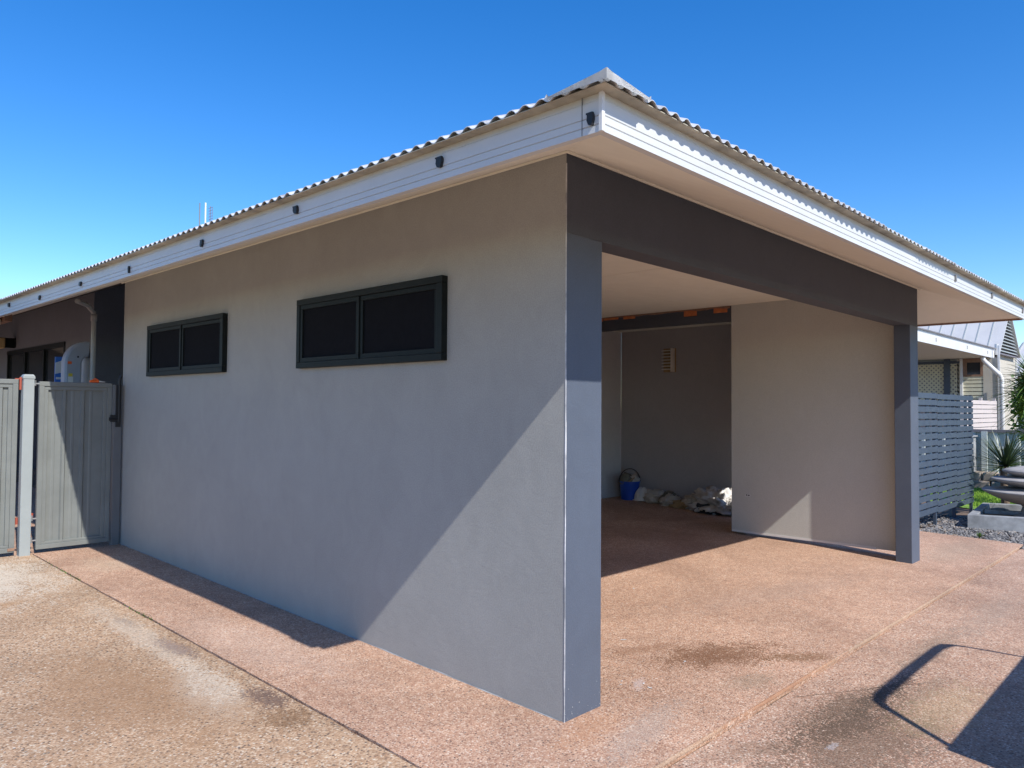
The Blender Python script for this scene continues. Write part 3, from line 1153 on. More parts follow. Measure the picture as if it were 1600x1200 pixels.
hexa(bm, [(-.877, YG - .08, 1.722), (-.779, YG - .08, 1.722), (-.779, YG + .012, 1.722), (-.877, YG + .012, 1.722),
          (-.862, YG - .067, 1.742), (-.792, YG - .067, 1.742), (-.792, YG - .001, 1.742), (-.862, YG - .001, 1.742)])
part('post_cap', bm, 'post_paint', gp, bevel=.004)
for zz in (1.66, .42, .22):
    bm = tube(B(), [(-.77, YG - .03, zz - .02), (-.77, YG - .03, zz + .03)], .010, 8)
    box(bm, -.79, -.735, YG - .036, YG - .026, zz - .006, zz + .006)
    part('hinge', bm, 'steel', gp)
bm = tube(B(), [(-.885, YG - .03, 1.60), (-.885, YG - .03, 1.715)], .010, 8)
box(bm, -.93, -.87, YG - .038, YG - .024, 1.694, 1.704)
part('hinge', bm, 'red', gp, label='rusty red hinge pin')
part('hinge', tube(B(), [(-.887, YG - .02, .38), (-.887, YG - .02, .44)], .011, 8), 'red', gp, label='rusty red hinge pin')
part('hinge', tube(B(), [(-.766, YG - .02, .42), (-.766, YG - .02, .47)], .011, 8), 'red', gp, label='rusty red hinge pin')
gl = gate_leaf(-2.35, -.902, zg + .035, 1.695, 'pale grey sheet metal gate cut by the edge of the picture')
bm = B()
box(bm, -.957, -.902, YG - .048, YG - .041, zg + .05, zg + .075)
part('bottom_bracket', bm, 'brown', gl)
gp2 = thing('gate_post', (-2.4, YG, zg), 'grey gate post closing the far side of the pale gate', 'post')
part('post_shaft', bx(-2.45, -2.37, YG - .075, YG + .007, zg - .05, 1.712), 'post_paint', gp2, bevel=.004)
part('post_cap', bx(-2.455, -2.365, YG - .08, YG + .012, 1.712, 1.73), 'post_paint', gp2, bevel=.004)
bm = B()
box(bm, -9, -2.46, YG - .03, YG - .025, zg, 1.68)
sf = thing('side_fence', (-5.5, YG, zg), 'grey sheet metal fence running on beyond the gate post', 'fence')
part('fence_sheet', bm, 'gate', sf)
part('fence_rail', bx(-9, -2.46, YG - .05, YG - .005, 1.68, 1.72), 'gate', sf)

# things standing behind the gate
bd = thing('curved_duct', (0, 7.3, .12), 'pale grey duct curving over at the top with small stickers behind the gate', 'duct')
path = [(-.015, .12, 0), (-.015, 1.0, 0), (-.015, 1.90, 0)]
cxd, czd, rd = .135, 1.93, .15
for k in range(0, 13):
    a = math.pi - math.pi * .52 * k / 12
    path.append((cxd + rd * math.cos(a), czd + rd * 1.15 * math.sin(a), math.pi * .52 * k / 12))
bm = B()
prev = None
hw, dp = .088, .07
for (x, z, a) in path:
    nx, nz = -math.cos(a), math.sin(a)
    sec = []
    for (u_, v_) in ((-1, -1), (-1, .8), (-.75, 1), (.75, 1), (1, .8), (1, -1)):
        # v_: towards the viewer; u_: along the outward normal of the bend
        sec.append(bm.verts.new((x + nx * hw * u_, 7.28 - dp * v_, z + nz * hw * u_)))
    if prev:
        for k in range(6):
            bm.faces.new((prev[k], prev[(k + 1) % 6], sec[(k + 1) % 6], sec[k]))
    else:
        bm.faces.new(sec[::-1])
    prev = sec
bm.faces.new(prev)
part('duct_shell', bm, 'boardshell', bd, bevel=.004)
part('sticker', bx(-.075, -.035, 7.206, 7.2095, 1.925, 1.955), 'orangeplastic', bd)
part('sticker', bx(-.065, -.025, 7.206, 7.2095, 1.785, 1.82), 'yellow', bd)
part('sticker', bx(-.068, -.018, 7.2065, 7.2096, 1.69, 1.783), 'white', bd)
part('sticker', bx(.020, .036, 7.206, 7.2095, 2.0, 2.02), 'mesh', bd)
bt = thing('tall_drum', (.31, 7.45, .12), 'white lidded container half hidden behind the downpipe', 'container')
part('drum_body', lathe(B(), [(0, 0), (.06, 0), (.06, 1.86), (.045, 1.9), (0, 1.9)], (.215, 7.55, .12), 20), 'white_trim', bt, smooth=False)
part('lid', lathe(B(), [(.0, 1.901), (.068, 1.901), (.068, 1.945), (.04, 1.97), (.03, 2.06), (0, 2.06)], (.215, 7.55, .12), 20), 'clipgrey', bt)
bl = thing('cardboard_sign', (-.29, 7.6, .12), 'blue and white printed panel leaning behind the gate', 'sign')
part('panel', bx(-.10, -.03, 7.58, 7.6, .12, 2.02), 'bluelabel', bl)
bm = B()
hexa(bm, [(-.10, 7.575, 1.82), (-.03, 7.575, 1.84), (-.03, 7.579, 1.84), (-.10, 7.579, 1.82), (-.10, 7.575, 1.95), (-.03, 7.575, 1.98), (-.03, 7.579, 1.98), (-.10, 7.579, 1.95)])
hexa(bm, [(-.09, 7.575, 1.76), (-.04, 7.575, 1.76), (-.04, 7.579, 1.76), (-.09, 7.579, 1.76), (-.09, 7.575, 1.785), (-.04, 7.575, 1.785), (-.04, 7.579, 1.785), (-.09, 7.579, 1.785)])
part('print', bm, 'white_trim', bl)
oz = thing('hose_nozzle', (-.27, YG - .01, 1.68), 'small orange hose nozzle lying on top of the gate', 'nozzle')
bm = B()
tube(bm, [(-.31, YG - .02, 1.694), (-.23, YG - .02, 1.694)], [.013, .015], 10)
tube(bm, [(-.29, YG - .02, 1.7), (-.26, YG - .02, 1.722), (-.235, YG - .02, 1.706)], .006, 8)
part('nozzle_body', bm, 'orangeplastic', oz)
part('tip', tube(B(), [(-.23, YG - .02, 1.694), (-.17, YG - .02, 1.690)], [.008, .003], 8), 'white', oz)


# ------------------------------------------------------------------ things on the alcove floor
def crumple(c, s, seed, fold=1.0, sub=4, rz=0.0, freq=2.2):
    """folded cloth heap, flat where it rests on the floor"""
    bm = B()
    bmesh.ops.create_icosphere(bm, subdivisions=sub, radius=1.0)
    zb = g(c[0], c[1])
    cr, sr = math.cos(rz), math.sin(rz)
    for v in bm.verts:
        p = v.co.copy()
        q = p * freq + Vector((seed * 3.1, seed * 1.7, seed))
        n1 = noise.noise(q)
        n2 = 1 - abs(noise.noise(q * 2.1 + Vector((5, 0, 0)))) * 2
        n3 = 1 - abs(noise.noise(q * 4.6)) * 2
        k = 1 + fold * (.30 * n1 + .16 * n2 + .09 * n3)
        p = p * k
        x, y = p.x * s[0], p.y * s[1]
        z = max(0, p.z + .55) * s[2] * .62
        if z < .004:
            x *= 1.04
            y *= 1.04
        v.co = Vector((c[0] + x * cr - y * sr, c[1] + x * sr + y * cr, zb + .001 + z))
    return bm


bk = thing('bucket', (7.12, 4.58, g(7.1, 4.6)), 'blue plastic bucket full of tools and rags in the alcove corner', 'bucket')
zb = g(7.1, 4.6)
part('bucket_body', lathe(B(), [(0, .004), (.125, .004), (.13, .0), (.158, .27), (.166, .272), (.166, .288), (.152, .288), (.124, .02), (0, .02)], (7.12, 4.58, zb), 32), 'blue', bk, smooth=False)
bm = B()
pts = [(7.12 + .165 * math.cos(a), 4.58 - .165 * math.cos(a) * .5, zb + .28 + .20 * math.sin(a)) for a in [math.pi * k / 14 for k in range(15)]]
tube(bm, pts, .008, 8)
part('handle', bm, 'black', bk)
for i, (dx, dy, s, mt, sd_, lb) in enumerate([(-.05, .03, (.10, .09, .16), 'greenrag', 3, 'olive rag'), (.06, -.03, (.09, .08, .14), 'rag', 6, 'beige rag'), (-.01, .09, (.08, .07, .15), 'darkrag', 8, 'dark rag')]):
    bm = crumple((7.12 + dx, 4.58 + dy), s, sd_, 1.2, 3)
    bmesh.ops.translate(bm, verts=bm.verts, vec=(0, 0, .24))
    t = tag(obj('rag', bm, mt, smooth=True), lb + ' stuffed in the blue bucket', 'rag', 'rags in the bucket')
tt = thing('paint_brush', (7.05, 4.5, zb + .25), 'long wooden handled brush sticking out of the blue bucket', 'brush')
part('handle', tube(B(), [(7.02, 4.62, zb + .22), (6.99, 4.40, zb + .36)], [.011, .008], 8), 'rag2', tt)
hm = thing('hard_hat', (7.14, 4.36, zb), 'round white hard hat beside the blue bucket', 'helmet')
bm = B()
bmesh.ops.create_uvsphere(bm, u_segments=28, v_segments=16, radius=1)
for v in bm.verts:
    v.co = Vector((7.14 + v.co.x * .115, 4.36 + v.co.y * .135, zb - .006 + max(-.02, v.co.z) * .165 + .02 + max(0, v.co.z) * .02))
part('shell', bm, 'white', hm, smooth=True)
bm = B()
for off in (-.03, .03):
    tube(bm, [(7.14 + .118 * math.cos(a), 4.36 + off, zb + .018 + .186 * math.sin(a)) for a in [math.pi * (.08 + .84 * k / 12) for k in range(13)]], .006, 6)
part('ridge', bm, 'white', hm, smooth=True)
part('brim', lathe(B(), [(.10, .012), (.150, .006), (.150, .012), (.10, .024)], (7.14, 4.36, zb), 30), 'white', hm)
heap = [
    ((7.18, 4.12), (.17, .16, .17), 'rag', 11, 'shoe', 'pale beige cloth crumpled next to the hard hat'),
    ((7.2, 3.93), (.12, .12, .16), 'greenrag', 14, 'cloth', 'olive green cloth behind the beige crumpled ones'),
    ((7.06, 3.80), (.15, .13, .14), 'rag', 17, 'cloth', 'beige bundle with a dark opening in the middle of the row'),
    ((7.0, 3.56), (.13, .15, .09), 'rag2', 21, 'glove', 'flat tan glove lying on the alcove floor'),
    ((7.10, 3.42), (.12, .13, .17), 'rag', 24, 'cloth', 'brownish cloth standing up behind the tan glove'),
]
for c, s, mt, sd_, cat, lb in heap:
    tag(obj('crumpled_cloth', crumple(c, s, sd_, 1.5, 4), mt, smooth=True), lb, 'cloth', 'cloths on the alcove floor')
tag(obj('drop_sheet', crumple((7.04, 3.30), (.16, .19, .19), 31, 1.6, 5, freq=2.6), 'rag', smooth=True), 'grey and white bundled drop sheet in the row of cloths', 'drop sheet', 'drop sheets on the alcove floor')
tag(obj('drop_sheet', crumple((7.0, 2.90), (.25, .32, .27), 37, 2.1, 5, freq=3.4), 'sheet', smooth=True), 'large white drop sheet heap catching sunlight at the partition edge', 'drop sheet', 'drop sheets on the alcove floor')
tag(obj('black_bag', crumple((6.80, 3.02), (.12, .18, .12), 43, 1.3, 4), 'darkrag', smooth=True), 'small black bag in front of the white drop sheet', 'bag')

# ------------------------------------------------------------------ right hand garden
# gravel bed
bm = B()
outl = [(7.58, 5.7), (7.58, .53), (7.52, .2), (7.40, -.06), (7.27, -.6), (7.9, -2.6), (9.0, -5), (16, -5), (16, 5.7)]
vs = [bm.verts.new((x, y, g(x, y) - .035)) for x, y in outl]
bmesh.ops.triangulate(bm, faces=[bm.faces.new(vs)])
tag(obj('garden_bed', bm, 'dirt'), kind='structure')
tmpl = B()
bmesh.ops.create_icosphere(tmpl, subdivisions=1, radius=1)
tv = [v.co.copy() for v in tmpl.verts]
tf = [[v.index for v in f_.verts] for f_ in tmpl.faces]
tmpl.free()
verts, faces = [], []
rg = random.Random(12)


def bed_ok(x, y):
    if y < -.6:
        xe = 7.27 + (-.6 - y) * .31
    elif y < .2:
        xe = 7.27 + (y + .6) * .33
    else:
        xe = 7.55
    return x > xe + .01


cnt = 0
while cnt < 6500:
    x, y = rg.uniform(7.2, 9.6), rg.uniform(-1.6, 1.15)
    if not bed_ok(x, y):
        continue
    if y > .62 and rg.random() < .7:
        continue
    s = rg.uniform(.009, .021)
    rot = Matrix.Rotation(rg.uniform(0, 6.28), 3, 'Z') @ Matrix.Rotation(rg.uniform(-.6, .6), 3, 'X')
    sc = Vector((s * rg.uniform(.9, 1.5), s * rg.uniform(.7, 1.1), s * rg.uniform(.5, .8)))
    base = len(verts)
    z = g(x, y) - .028 + rg.uniform(0, .014)
    for v in tv:
        j = 1 + rg.uniform(-.22, .22)
        q = rot @ Vector((v.x * sc.x * j, v.y * sc.y * j, v.z * sc.z * j))
        verts.append((x + q.x, y + q.y, z + q.z))
    faces += [[base + i for i in f_] for f_ in tf]
    cnt += 1
me = bpy.data.meshes.new('gravel')
me.from_pydata(verts, [], faces)
me.materials.append(M['pebbles'])
gv = bpy.data.objects.new('gravel', me)
col.objects.link(gv)
tag(gv, 'loose grey gravel filling the bed beside the concrete', 'gravel', kind='stuff')


# slat screens
def screen(x0, x1, y, zb_, zt_, label, first):
    t = thing('slat_screen', ((x0 + x1) / 2, y, g(x0, y)), label, 'screen', 'slatted screens beside the carport')
    xs_ = [x0 + .02, x1 - .02]
    for x in xs_[(0 if first else 1):]:
        part('post', bx(x - .02, x + .02, y + .0, y + .04, g(x, y) - .05, zt_), 'bluegrey', t, bevel=.002)
    bm = B()
    n = 18
    pit_ = (zt_ - zb_) / n
    for k in range(n):
        z = zb_ + k * pit_
        box(bm, x0 + .003, x1 - .003, y - .018, y - .001, z + .009, z + pit_ - .011)
    part('slats', bm, 'bluegrey', t, bevel=.002)
    bm = B()
    for q in (.16, .55):
        box(bm, x0 + q, x0 + q + .13, y + .002, y + .016, zb_ + .02, zt_ - .02)
    part('back_batten', bm, 'bluegrey', t)
    return t


screen(7.46, 8.44, .579, .115, 1.700, 'slatted blue grey screen panel partly hidden by the carport post', True)
screen(8.44, 9.40, .579, .095, 1.695, 'middle slatted blue grey screen panel', False)
screen(9.40, 10.36, .579, .075, 1.695, 'slatted blue grey screen panel nearest the bowl fountain', False)

# planter box (hollow, concrete) with stacked bowls
ang = R(17)
px_, py_ = 8.48, .235


def prot(a, b, z):
    """planter coordinates: a away from the drive, b towards the street"""
    return (px_ + a * math.cos(.1) + b * math.sin(ang), py_ + a * math.sin(.1) - b * math.cos(ang), z)


pl = thing('planter', (px_, py_, g(px_, py_)), 'low weathered grey concrete planter trough under the stacked bowls', 'planter')
bm = B()
zt_, zb_ = .112, -.10
for (a0, a1, b0, b1) in ((0, .10, 0, 1.9), (1.55, 1.65, 0, 1.9), (.10, 1.55, 0, .10), (.10, 1.55, 1.8, 1.9)):
    P = [prot(a0, b0, zb_), prot(a1, b0, zb_), prot(a1, b1, zb_), prot(a0, b1, zb_)]
    hexa(bm, P + [(p[0], p[1], zt_) for p in P])
part('trough', bm, 'concrete', pl, bevel=.006)
bm = B()
P = [prot(.1, .1, .02), prot(1.55, .1, .02), prot(1.55, 1.8, .02), prot(.1, 1.8, .02)]
bm.faces.new([bm.verts.new(p) for p in P])
part('soil', bm, 'dirt', pl)
P = [prot(.70, .12, .06), prot(.80, .12, .06), prot(.80, 1.0, .06), prot(.70, 1.0, .06)]
part('divider', hexa(B(), P + [(p[0], p[1], .11) for p in P]), 'concrete', pl, bevel=.004)
fx, fy = 9.44, -.34
ft = thing('bowl_fountain', (fx, fy, .02), 'fountain of three stacked grey cast bowls on a pedestal in the planter', 'fountain')
part('pedestal', lathe(B(), [(0, 0), (.26, 0), (.24, .05), (.15, .09), (.13, .16), (.2, .21), (0, .21)], (fx, fy, .02), 32), 'bowl', ft)


def bowl(R_, z, dep, dome):
    prof = [(0, -dep), (R_ * .35, -dep), (R_ * .62, -dep * .72), (R_ * .85, -dep * .35), (R_ * .985, -.012), (R_, 0), (R_ * .985, .012)]
    prof += [(R_ * .8, .012 + dome * .36), (R_ * .5, .012 + dome * .75), (R_ * .25, .012 + dome * .95), (0, .012 + dome)]
    part('bowl', lathe(B(), prof, (fx, fy, z), 56), 'bowl', ft, smooth=True)


bowl(.60, .385, .175, .035)
bowl(.49, .540, .11, .035)
bowl(.36, .655, .10, .06)


# leaves
def leaves(bm, c, n, L, wd, rnd, el0, el1, droop, azf=None, mi=0):
    for i in range(n):
        az = azf(i) if azf else rnd.uniform(0, 2 * math.pi)
        el = rnd.uniform(el0, el1)
        l = L * rnd.uniform(.75, 1.1)
        d0 = Vector((math.cos(az) * math.cos(el), math.sin(az) * math.cos(el), math.sin(el)))
        side = Vector((-math.sin(az), math.cos(az), 0))
        dr = droop * rnd.uniform(.4, 1.4)
        prev = None
        m = 7
        for k in range(m + 1):
            t = k / m
            p = Vector(c) + d0 * (l * t) + Vector((0, 0, -dr * l * t * t))
            wv = wd * (min(1, t * 5 + .35)) * (1 - t ** 2.2) + .0008
            upv = Vector((0, 0, 1))
            cur = [bm.verts.new(p + side * wv + upv * wv * .4), bm.verts.new(p), bm.verts.new(p - side * wv + upv * wv * .4)]
            if prev:
                bm.faces.new((prev[0], prev[1], cur[1], cur[0])).material_index = mi
                bm.faces.new((prev[1], prev[2], cur[2], cur[1])).material_index = mi
            prev = cur


rl = random.Random(31)
yu = thing('yucca', (10.45, .2, g(10.4, .2)), 'dark spiky yucca rosette behind the stacked bowls', 'plant')
bm = B()
leaves(bm, (10.45, .17, .64), 120, .66, .011, rl, -.25, 1.2, .08)
part('foliage', bm, 'yucca', yu)
part('trunk', tube(B(), [(10.5, .18, -.06), (10.46, .2, .64)], [.06, .045], 12), 'trunk', yu)
dr = thing('dracaena', (11.6, -.02, g(11, 0)), 'tall bright green dracaena at the picture edge by the fountain', 'plant')
bm = B()
for (cx_, cy_, cz_) in ((11.6, -.02, 1.52), (11.75, -.12, 1.15), (11.5, -.08, 1.95), (11.7, .02, 1.75)):
    leaves(bm, (cx_, cy_ + .06, cz_), 110, .58, .017, rl, -.5, 1.3, .3)
part('foliage', bm, 'palm', dr)
bm = B()
tube(bm, [(11.65, -.05, -.06), (11.62, -.03, .8), (11.6, -.02, 1.5)], [.08, .065, .05], 10)
tube(bm, [(11.62, -.04, .75), (11.72, -.1, .95), (11.75, -.12, 1.15)], [.05, .045, .04], 10)
tube(bm, [(11.6, -.02, 1.4), (11.52, -.06, 1.7), (11.5, -.08, 1.93)], [.05, .045, .04], 10)
part('trunk', bm, 'trunk', dr)
# small weed in the gravel
wd_ = thing('weed', (7.72, -.05, g(7.7, 0)), 'small green weed tuft growing in the gravel bed', 'weed')
bm = B()
leaves(bm, (7.74, -.06, g(7.7, 0) - .02), 26, .085, .006, rl, .5, 1.4, .2)
part('foliage', bm, 'bush', wd_)


def bush(name, c, rad, n, mat, label, seed):
    rr = random.Random(seed)
    t = thing(name, (c[0], c[1], g(c[0], c[1])), label, 'bush')
    bm = B()
    clumps = [Vector((rr.gauss(0, .5) * rad[0], rr.gauss(0, .5) * rad[1], rr.uniform(-.9, .9) * rad[2])) for _ in range(22)]
    for i in range(n):
        k = rr.choice(clumps)
        p = Vector(c) + k + Vector((rr.gauss(0, .17) * rad[0], rr.gauss(0, .17) * rad[1], rr.gauss(0, .17) * rad[2]))
        a, b_ = rr.uniform(0, 6.28), rr.uniform(-.9, .9)
        d = Vector((math.cos(a) * math.cos(b_), math.sin(a) * math.cos(b_), math.sin(b_)))
        s = d.cross(Vector((rr.uniform(-1, 1), rr.uniform(-1, 1), 1))).normalized()
        L = rr.uniform(.05, .12)
        bm.faces.new([bm.verts.new(q) for q in (p, p + d * L * .5 + s * L * .3, p + d * L, p + d * L * .5 - s * L * .3)])
    part('foliage', bm, mat, t)
    bm = B()
    for q in range(5):
        a = q * 1.3
        tube(bm, [(c[0], c[1], g(c[0], c[1]) - .1), (c[0] + .3 * rad[0] * math.cos(a), c[1] + .3 * rad[1] * math.sin(a), c[2])], [.03, .012], 6)
    part('trunk', bm, 'trunk', t)


bush('garden_bush', (13.6, .02, 1.25), (.7, .42, .85), 5200, 'bush', 'leafy green bush between the fence and the bowl fountain', 5)
bush('garden_bush', (12.6, -1.6, 1.1), (.8, .8, 1.0), 2500, 'bush', 'leafy green bush on the street side of the garden', 6)

# lawn
bm = B()
lo = [(10.55, -3), (10.55, .25), (10.9, .95), (11.5, 1.6), (14.4, 2.2), (14.4, -3)]
vs = [bm.verts.new((x, y, g(x, y) - .022)) for x, y in lo]
bmesh.ops.triangulate(bm, faces=[bm.faces.new(vs)])
tag(obj('lawn', bm, 'lawn'), kind='structure')
verts, faces = [], []
rg = random.Random(77)
for i in range(15000):
    x, y = rg.uniform(10.6, 14.35), rg.uniform(-.2, 1.9)
    if y > .3 + (x - 10.6) * .75:
        continue
    z = g(x, y) - .022
    a = rg.uniform(0, 6.28)
    L = rg.uniform(.025, .06)
    dx, dy = math.cos(a) * .008, math.sin(a) * .008
    ex, ey = rg.uniform(-.02, .02), rg.uniform(-.02, .02)
    k = len(verts)
    verts += [(x - dx, y - dy, z), (x + dx, y + dy, z), (x + ex, y + ey, z + L)]
    faces.append((k, k + 1, k + 2))
me = bpy.data.meshes.new('lawn_grass')
me.from_pydata(verts, [], faces)
me.materials.append(M['lawn'])
lg = bpy.data.objects.new('lawn_grass', me)
col.objects.link(lg)
tag(lg, 'bright green short grass of the lawn behind the fountain', 'grass', kind='stuff')

# rough stone edging along the far fence
se = thing('stone_edging', (14.6, 1, -.06), 'low rough stone retaining edge along the foot of the pale fence', 'edging')
bm = B()
rg = random.Random(5)
for row in range(2):
    y = -3.0
    while y < 4.0:
        L = rg.uniform(.22, .4)
        z0 = -.1 + row * .165
        zt2 = z0 + rg.uniform(.15, .175)
        xo_ = 14.5 + row * .06 + rg.uniform(-.03, .03)
        box(bm, xo_, 14.95, y + .01, y + L - .01, z0, zt2)
        y += L
part('stones', bm, 'stone', se, bevel=.03)

# pale corrugated fence
cf = thing('corrugated_fence', (15.05, 1, 0), 'pale ribbed metal fence with dark top rail below the neighbouring house', 'fence')
bm = B()
prev = None
y = -5.0
zf = 1.045
while y < 9:
    for (dy, dx) in ((0, 0), (.05, 0), (.075, .035), (.125, .035), (.15, 0)):
        cur = [bm.verts.new((15.05 - dx, y + dy, -.05)), bm.verts.new((15.05 - dx, y + dy, zf))]
        if prev:
            bm.faces.new((prev[0], prev[1], cur[1], cur[0]))
        prev = cur
    y += .19
box(bm, 15.052, 15.056, -5, 9, -.05, zf)
part('fence_sheet', bm, 'cfence', cf)
part('top_rail', bx(15.0, 15.1, -5, 9, zf - .02, zf + .035), 'cfcap', cf)
part('rail', bx(14.99, 15.012, -5, 1.25, .70, .75), 'cfence', cf)
for y in (1.32, -1.2, 3.8):
    part('fence_post', bx(14.96, 15.02, y, y + .10, -.1, 1.04), 'cfence', cf)
# grey bin-like meter box in front of the fence behind the screen
mb = thing('meter_box', (14.6, 1.62, -.05), 'plain grey metal cabinet beside the pale fence', 'cabinet')
part('cabinet_body', bx(14.45, 14.9, 1.50, 1.95, -.05, .93), 'concrete', mb, bevel=.01)
part('lid', bx(14.42, 14.93, 1.47, 1.98, .93, .96), 'concrete', mb, bevel=.005)

# ------------------------------------------------------------------ neighbouring house
nh = thing('neighbour_house', (19, 6, -.06), 'cream neighbouring house with pale metal roof and louvred gable', 'house')
E0, E1, NY, NZ = 12.5, 23.05, 2.75, 3.0
bm = B()
box(bm, E0, E1, NY, NY + .03, NZ, NZ + .265)
part('fascia', bm, 'fascia', nh) if False else part('fascia', bm, 'white_trim', nh)
part('soffit', bx(E0, E1, NY + .03, 6.0, NZ + .01, NZ + .03), 'soffit', nh)
bm = B()
prev = None
n = int((E1 - E0 + .1) / .019)
for i in range(n + 1):
    x = E0 - .05 + i * .019
    z = NZ + .285 + .012 * math.sin(x * 2 * math.pi / .076)
    cur = [bm.verts.new((x, NY - .06, z)), bm.verts.new((x, 6.4, z + .2))]
    if prev:
        bm.faces.new((prev[0], prev[1], cur[1], cur[0]))
    prev = cur
bmesh.ops.solidify(bm, geom=list(bm.faces), thickness=.003)
part('verandah_roof', bm, 'nroof', nh)
for x in (17.0, 19.9, 22.2):
    part('light_clip', bx(x - .012, x + .012, NY - .01, NY + .001, NZ + .08, NZ + .17), 'clipgrey', nh)
# wall facing us at x = 22.75
XW = 22.75
bm = B()
box(bm, XW, XW + .15, 2.60, 2.98, -.2, NZ)
box(bm, XW, XW + .15, 3.60, 3.66, -.2, NZ)
part('wall', bm, 'cream', nh)
part('corner_strip', bx(XW - .03, XW + .02, 2.555, 2.61, -.2, NZ + .35), 'white_trim', nh)
part('verandah_post', bx(XW - .09, XW - .02, 3.83, 3.99, -.2, NZ), 'bluegrey', nh)
part('verandah_post', bx(XW - .06, XW + .03, 3.50, 3.57, -.2, NZ), 'white_trim', nh)
# lattice
bm = B()
sp = .13
y0, y1, z0, z1 = 3.57, 4.9, 1.7, 2.86
t_ = .026


def diag(sign, xo_):
    k = -30
    while k < 45:
        c0 = k * sp
        a = Vector((XW + xo_, 0, 0))
        # line z = z0 + sign*(y-y0) + c0 clipped to the panel
        pts_ = []
        ya, yb = y0, y1
        za, zb2 = z0 + sign * (ya - y0) + c0, z0 + sign * (yb - y0) + c0

        def at(z):
            return y0 + (z - z0 - c0) / sign
        lo_, hi_ = ya, yb
        yl, yh = sorted((at(z0), at(z1)))
        lo_, hi_ = max(lo_, yl), min(hi_, yh)
        if hi_ - lo_ > .03:
            p = (lo_, z0 + sign * (lo_ - y0) + c0)
            q = (hi_, z0 + sign * (hi_ - y0) + c0)
            nx, nz = -sign * t_, t_
            P = [(XW + xo_, p[0] - nx * .7, p[1] - nz * .7), (XW + xo_, q[0] - nx * .7, q[1] - nz * .7), (XW + xo_, q[0] + nx * .7, q[1] + nz * .7), (XW + xo_, p[0] + nx * .7, p[1] + nz * .7)]
            hexa(bm, P + [(v[0] + .008, v[1], v[2]) for v in P])
        k += 1


diag(1, .0)
diag(-1, .009)
part('lattice', bm, 'lattice', nh)
part('lattice_rail', bx(XW - .02, XW + .03, 3.57, 4.9, 2.86, 2.93), 'bluegrey', nh)
part('dark_room', bx(XW + .9, XW + 1.0, 2.9, 6.0, -.2, NZ), 'cfcap', nh)
# window with slatted screen below
bm = B()
box(bm, XW + .0, XW + .06, 2.98, 3.05, 2.46, NZ)
box(bm, XW + .0, XW + .06, 3.40, 3.50, 2.46, NZ)
box(bm, XW + .001, XW + .06, 3.05, 3.40, 2.88, NZ)
box(bm, XW + .001, XW + .06, 3.05, 3.40, 2.46, 2.52)
nw = part('window', bm, 'brown', nh)
part('pane', bx(XW + .03, XW + .04, 3.05, 3.40, 2.52, 2.88), 'glass', nw)
bm = B()
for k in range(14):
    z = .9 + k * .113
    box(bm, XW + .01, XW + .03, 2.98, 3.50, z, z + .092)
part('slat_infill', bm, 'lattice', nh)
# gable wing
bm = B()
box(bm, 23.95, 26.55, 2.85, 9, -.2, 3.3)
part('wing_wall', bm, 'cream', nh)
part('wing_corner', bx(26.5, 26.62, 2.80, 2.92, -.2, 3.25), 'white_trim', nh)
part('wing_gap_shade', bx(23.5, 23.95, 2.9, 3.4, -.2, 3.2), 'mesh', nh)  # solid near-black block standing in for the shade of the gap
gx0, gxm, gx1, gzb, gza = 23.25, 24.75, 26.25, 3.22, 4.62
gy = 2.72
bm = B()
for (xa, xb) in ((gx0, gxm), (gx1, gxm)):
    P = [(xa, gy - .08, gzb), (xb, gy - .08, gza), (xb, 9.2, gza), (xa, 9.2, gzb)]
    v = [bm.verts.new(p) for p in P] + [bm.verts.new((p[0], p[1], p[2] - .05)) for p in P]
    for f_ in ((0, 1, 2, 3), (7, 6, 5, 4), (0, 4, 5, 1), (1, 5, 6, 2), (2, 6, 7, 3), (3, 7, 4, 0)):
        bm.faces.new([v[i] for i in f_])
wr = part('wing_roof', bm, 'nroof', nh)
bm = B()
k = 0
while gy + .25 + k * .36 < 9:
    y = gy + .25 + k * .36
    hexa(bm, [(gx0, y, gzb), (gxm, y, gza), (gxm, y + .03, gza), (gx0, y + .03, gzb), (gx0, y, gzb + .02), (gxm, y, gza + .02), (gxm, y + .03, gza + .02), (gx0, y + .03, gzb + .02)])
    k += 1
part('roof_seams', bm, 'louvre', wr)
bm = B()
n = 13
for k in range(n):
    z = gzb + .02 + k * (gza - gzb - .1) / n
    tt_ = (z + .09 - gzb) / (gza - gzb)
    xa, xb = gx0 + (gxm - gx0) * tt_ + .03, gx1 - (gx1 - gxm) * tt_ - .03
    if xb - xa > .05:
        hexa(bm, [(xa, gy - .03, z), (xb, gy - .03, z), (xb, gy + .05, z + .05), (xa, gy + .05, z + .05), (xa, gy - .03, z + .012), (xb, gy - .03, z + .012), (xb, gy + .05, z + .075), (xa, gy + .05, z + .075)])
part('louvred_gable', bm, 'louvre', nh)
bm = B()
vv = [bm.verts.new(p) for p in ((gx0, gy + .08, gzb), (gx1, gy + .08, gzb), (gxm, gy + .08, gza - .06))]
bm.faces.new(vv)
part('gable_backing', bm, 'clipgrey', nh)
part('wing_ceiling', bx(gx0 + .05, gx1 - .05, gy, 3.0, gzb - .06, gzb - .02), 'cfcap', nh)
# white downpipe
bm = B()
tube(bm, [(22.1, 2.86, 3.02), (22.1, 2.84, 2.92), (22.15, 2.81, 2.86), (22.55, 2.52, 2.48), (22.6, 2.49, 2.36), (22.6, 2.49, -.1)], .062, 14)
part('downpipe', bm, 'pipe', nh, smooth=True)
part('vent_pipe', tube(B(), [(23.1, 2.7, 3.1), (23.1, 2.7, 3.42)], .05, 10), 'white_trim', nh)

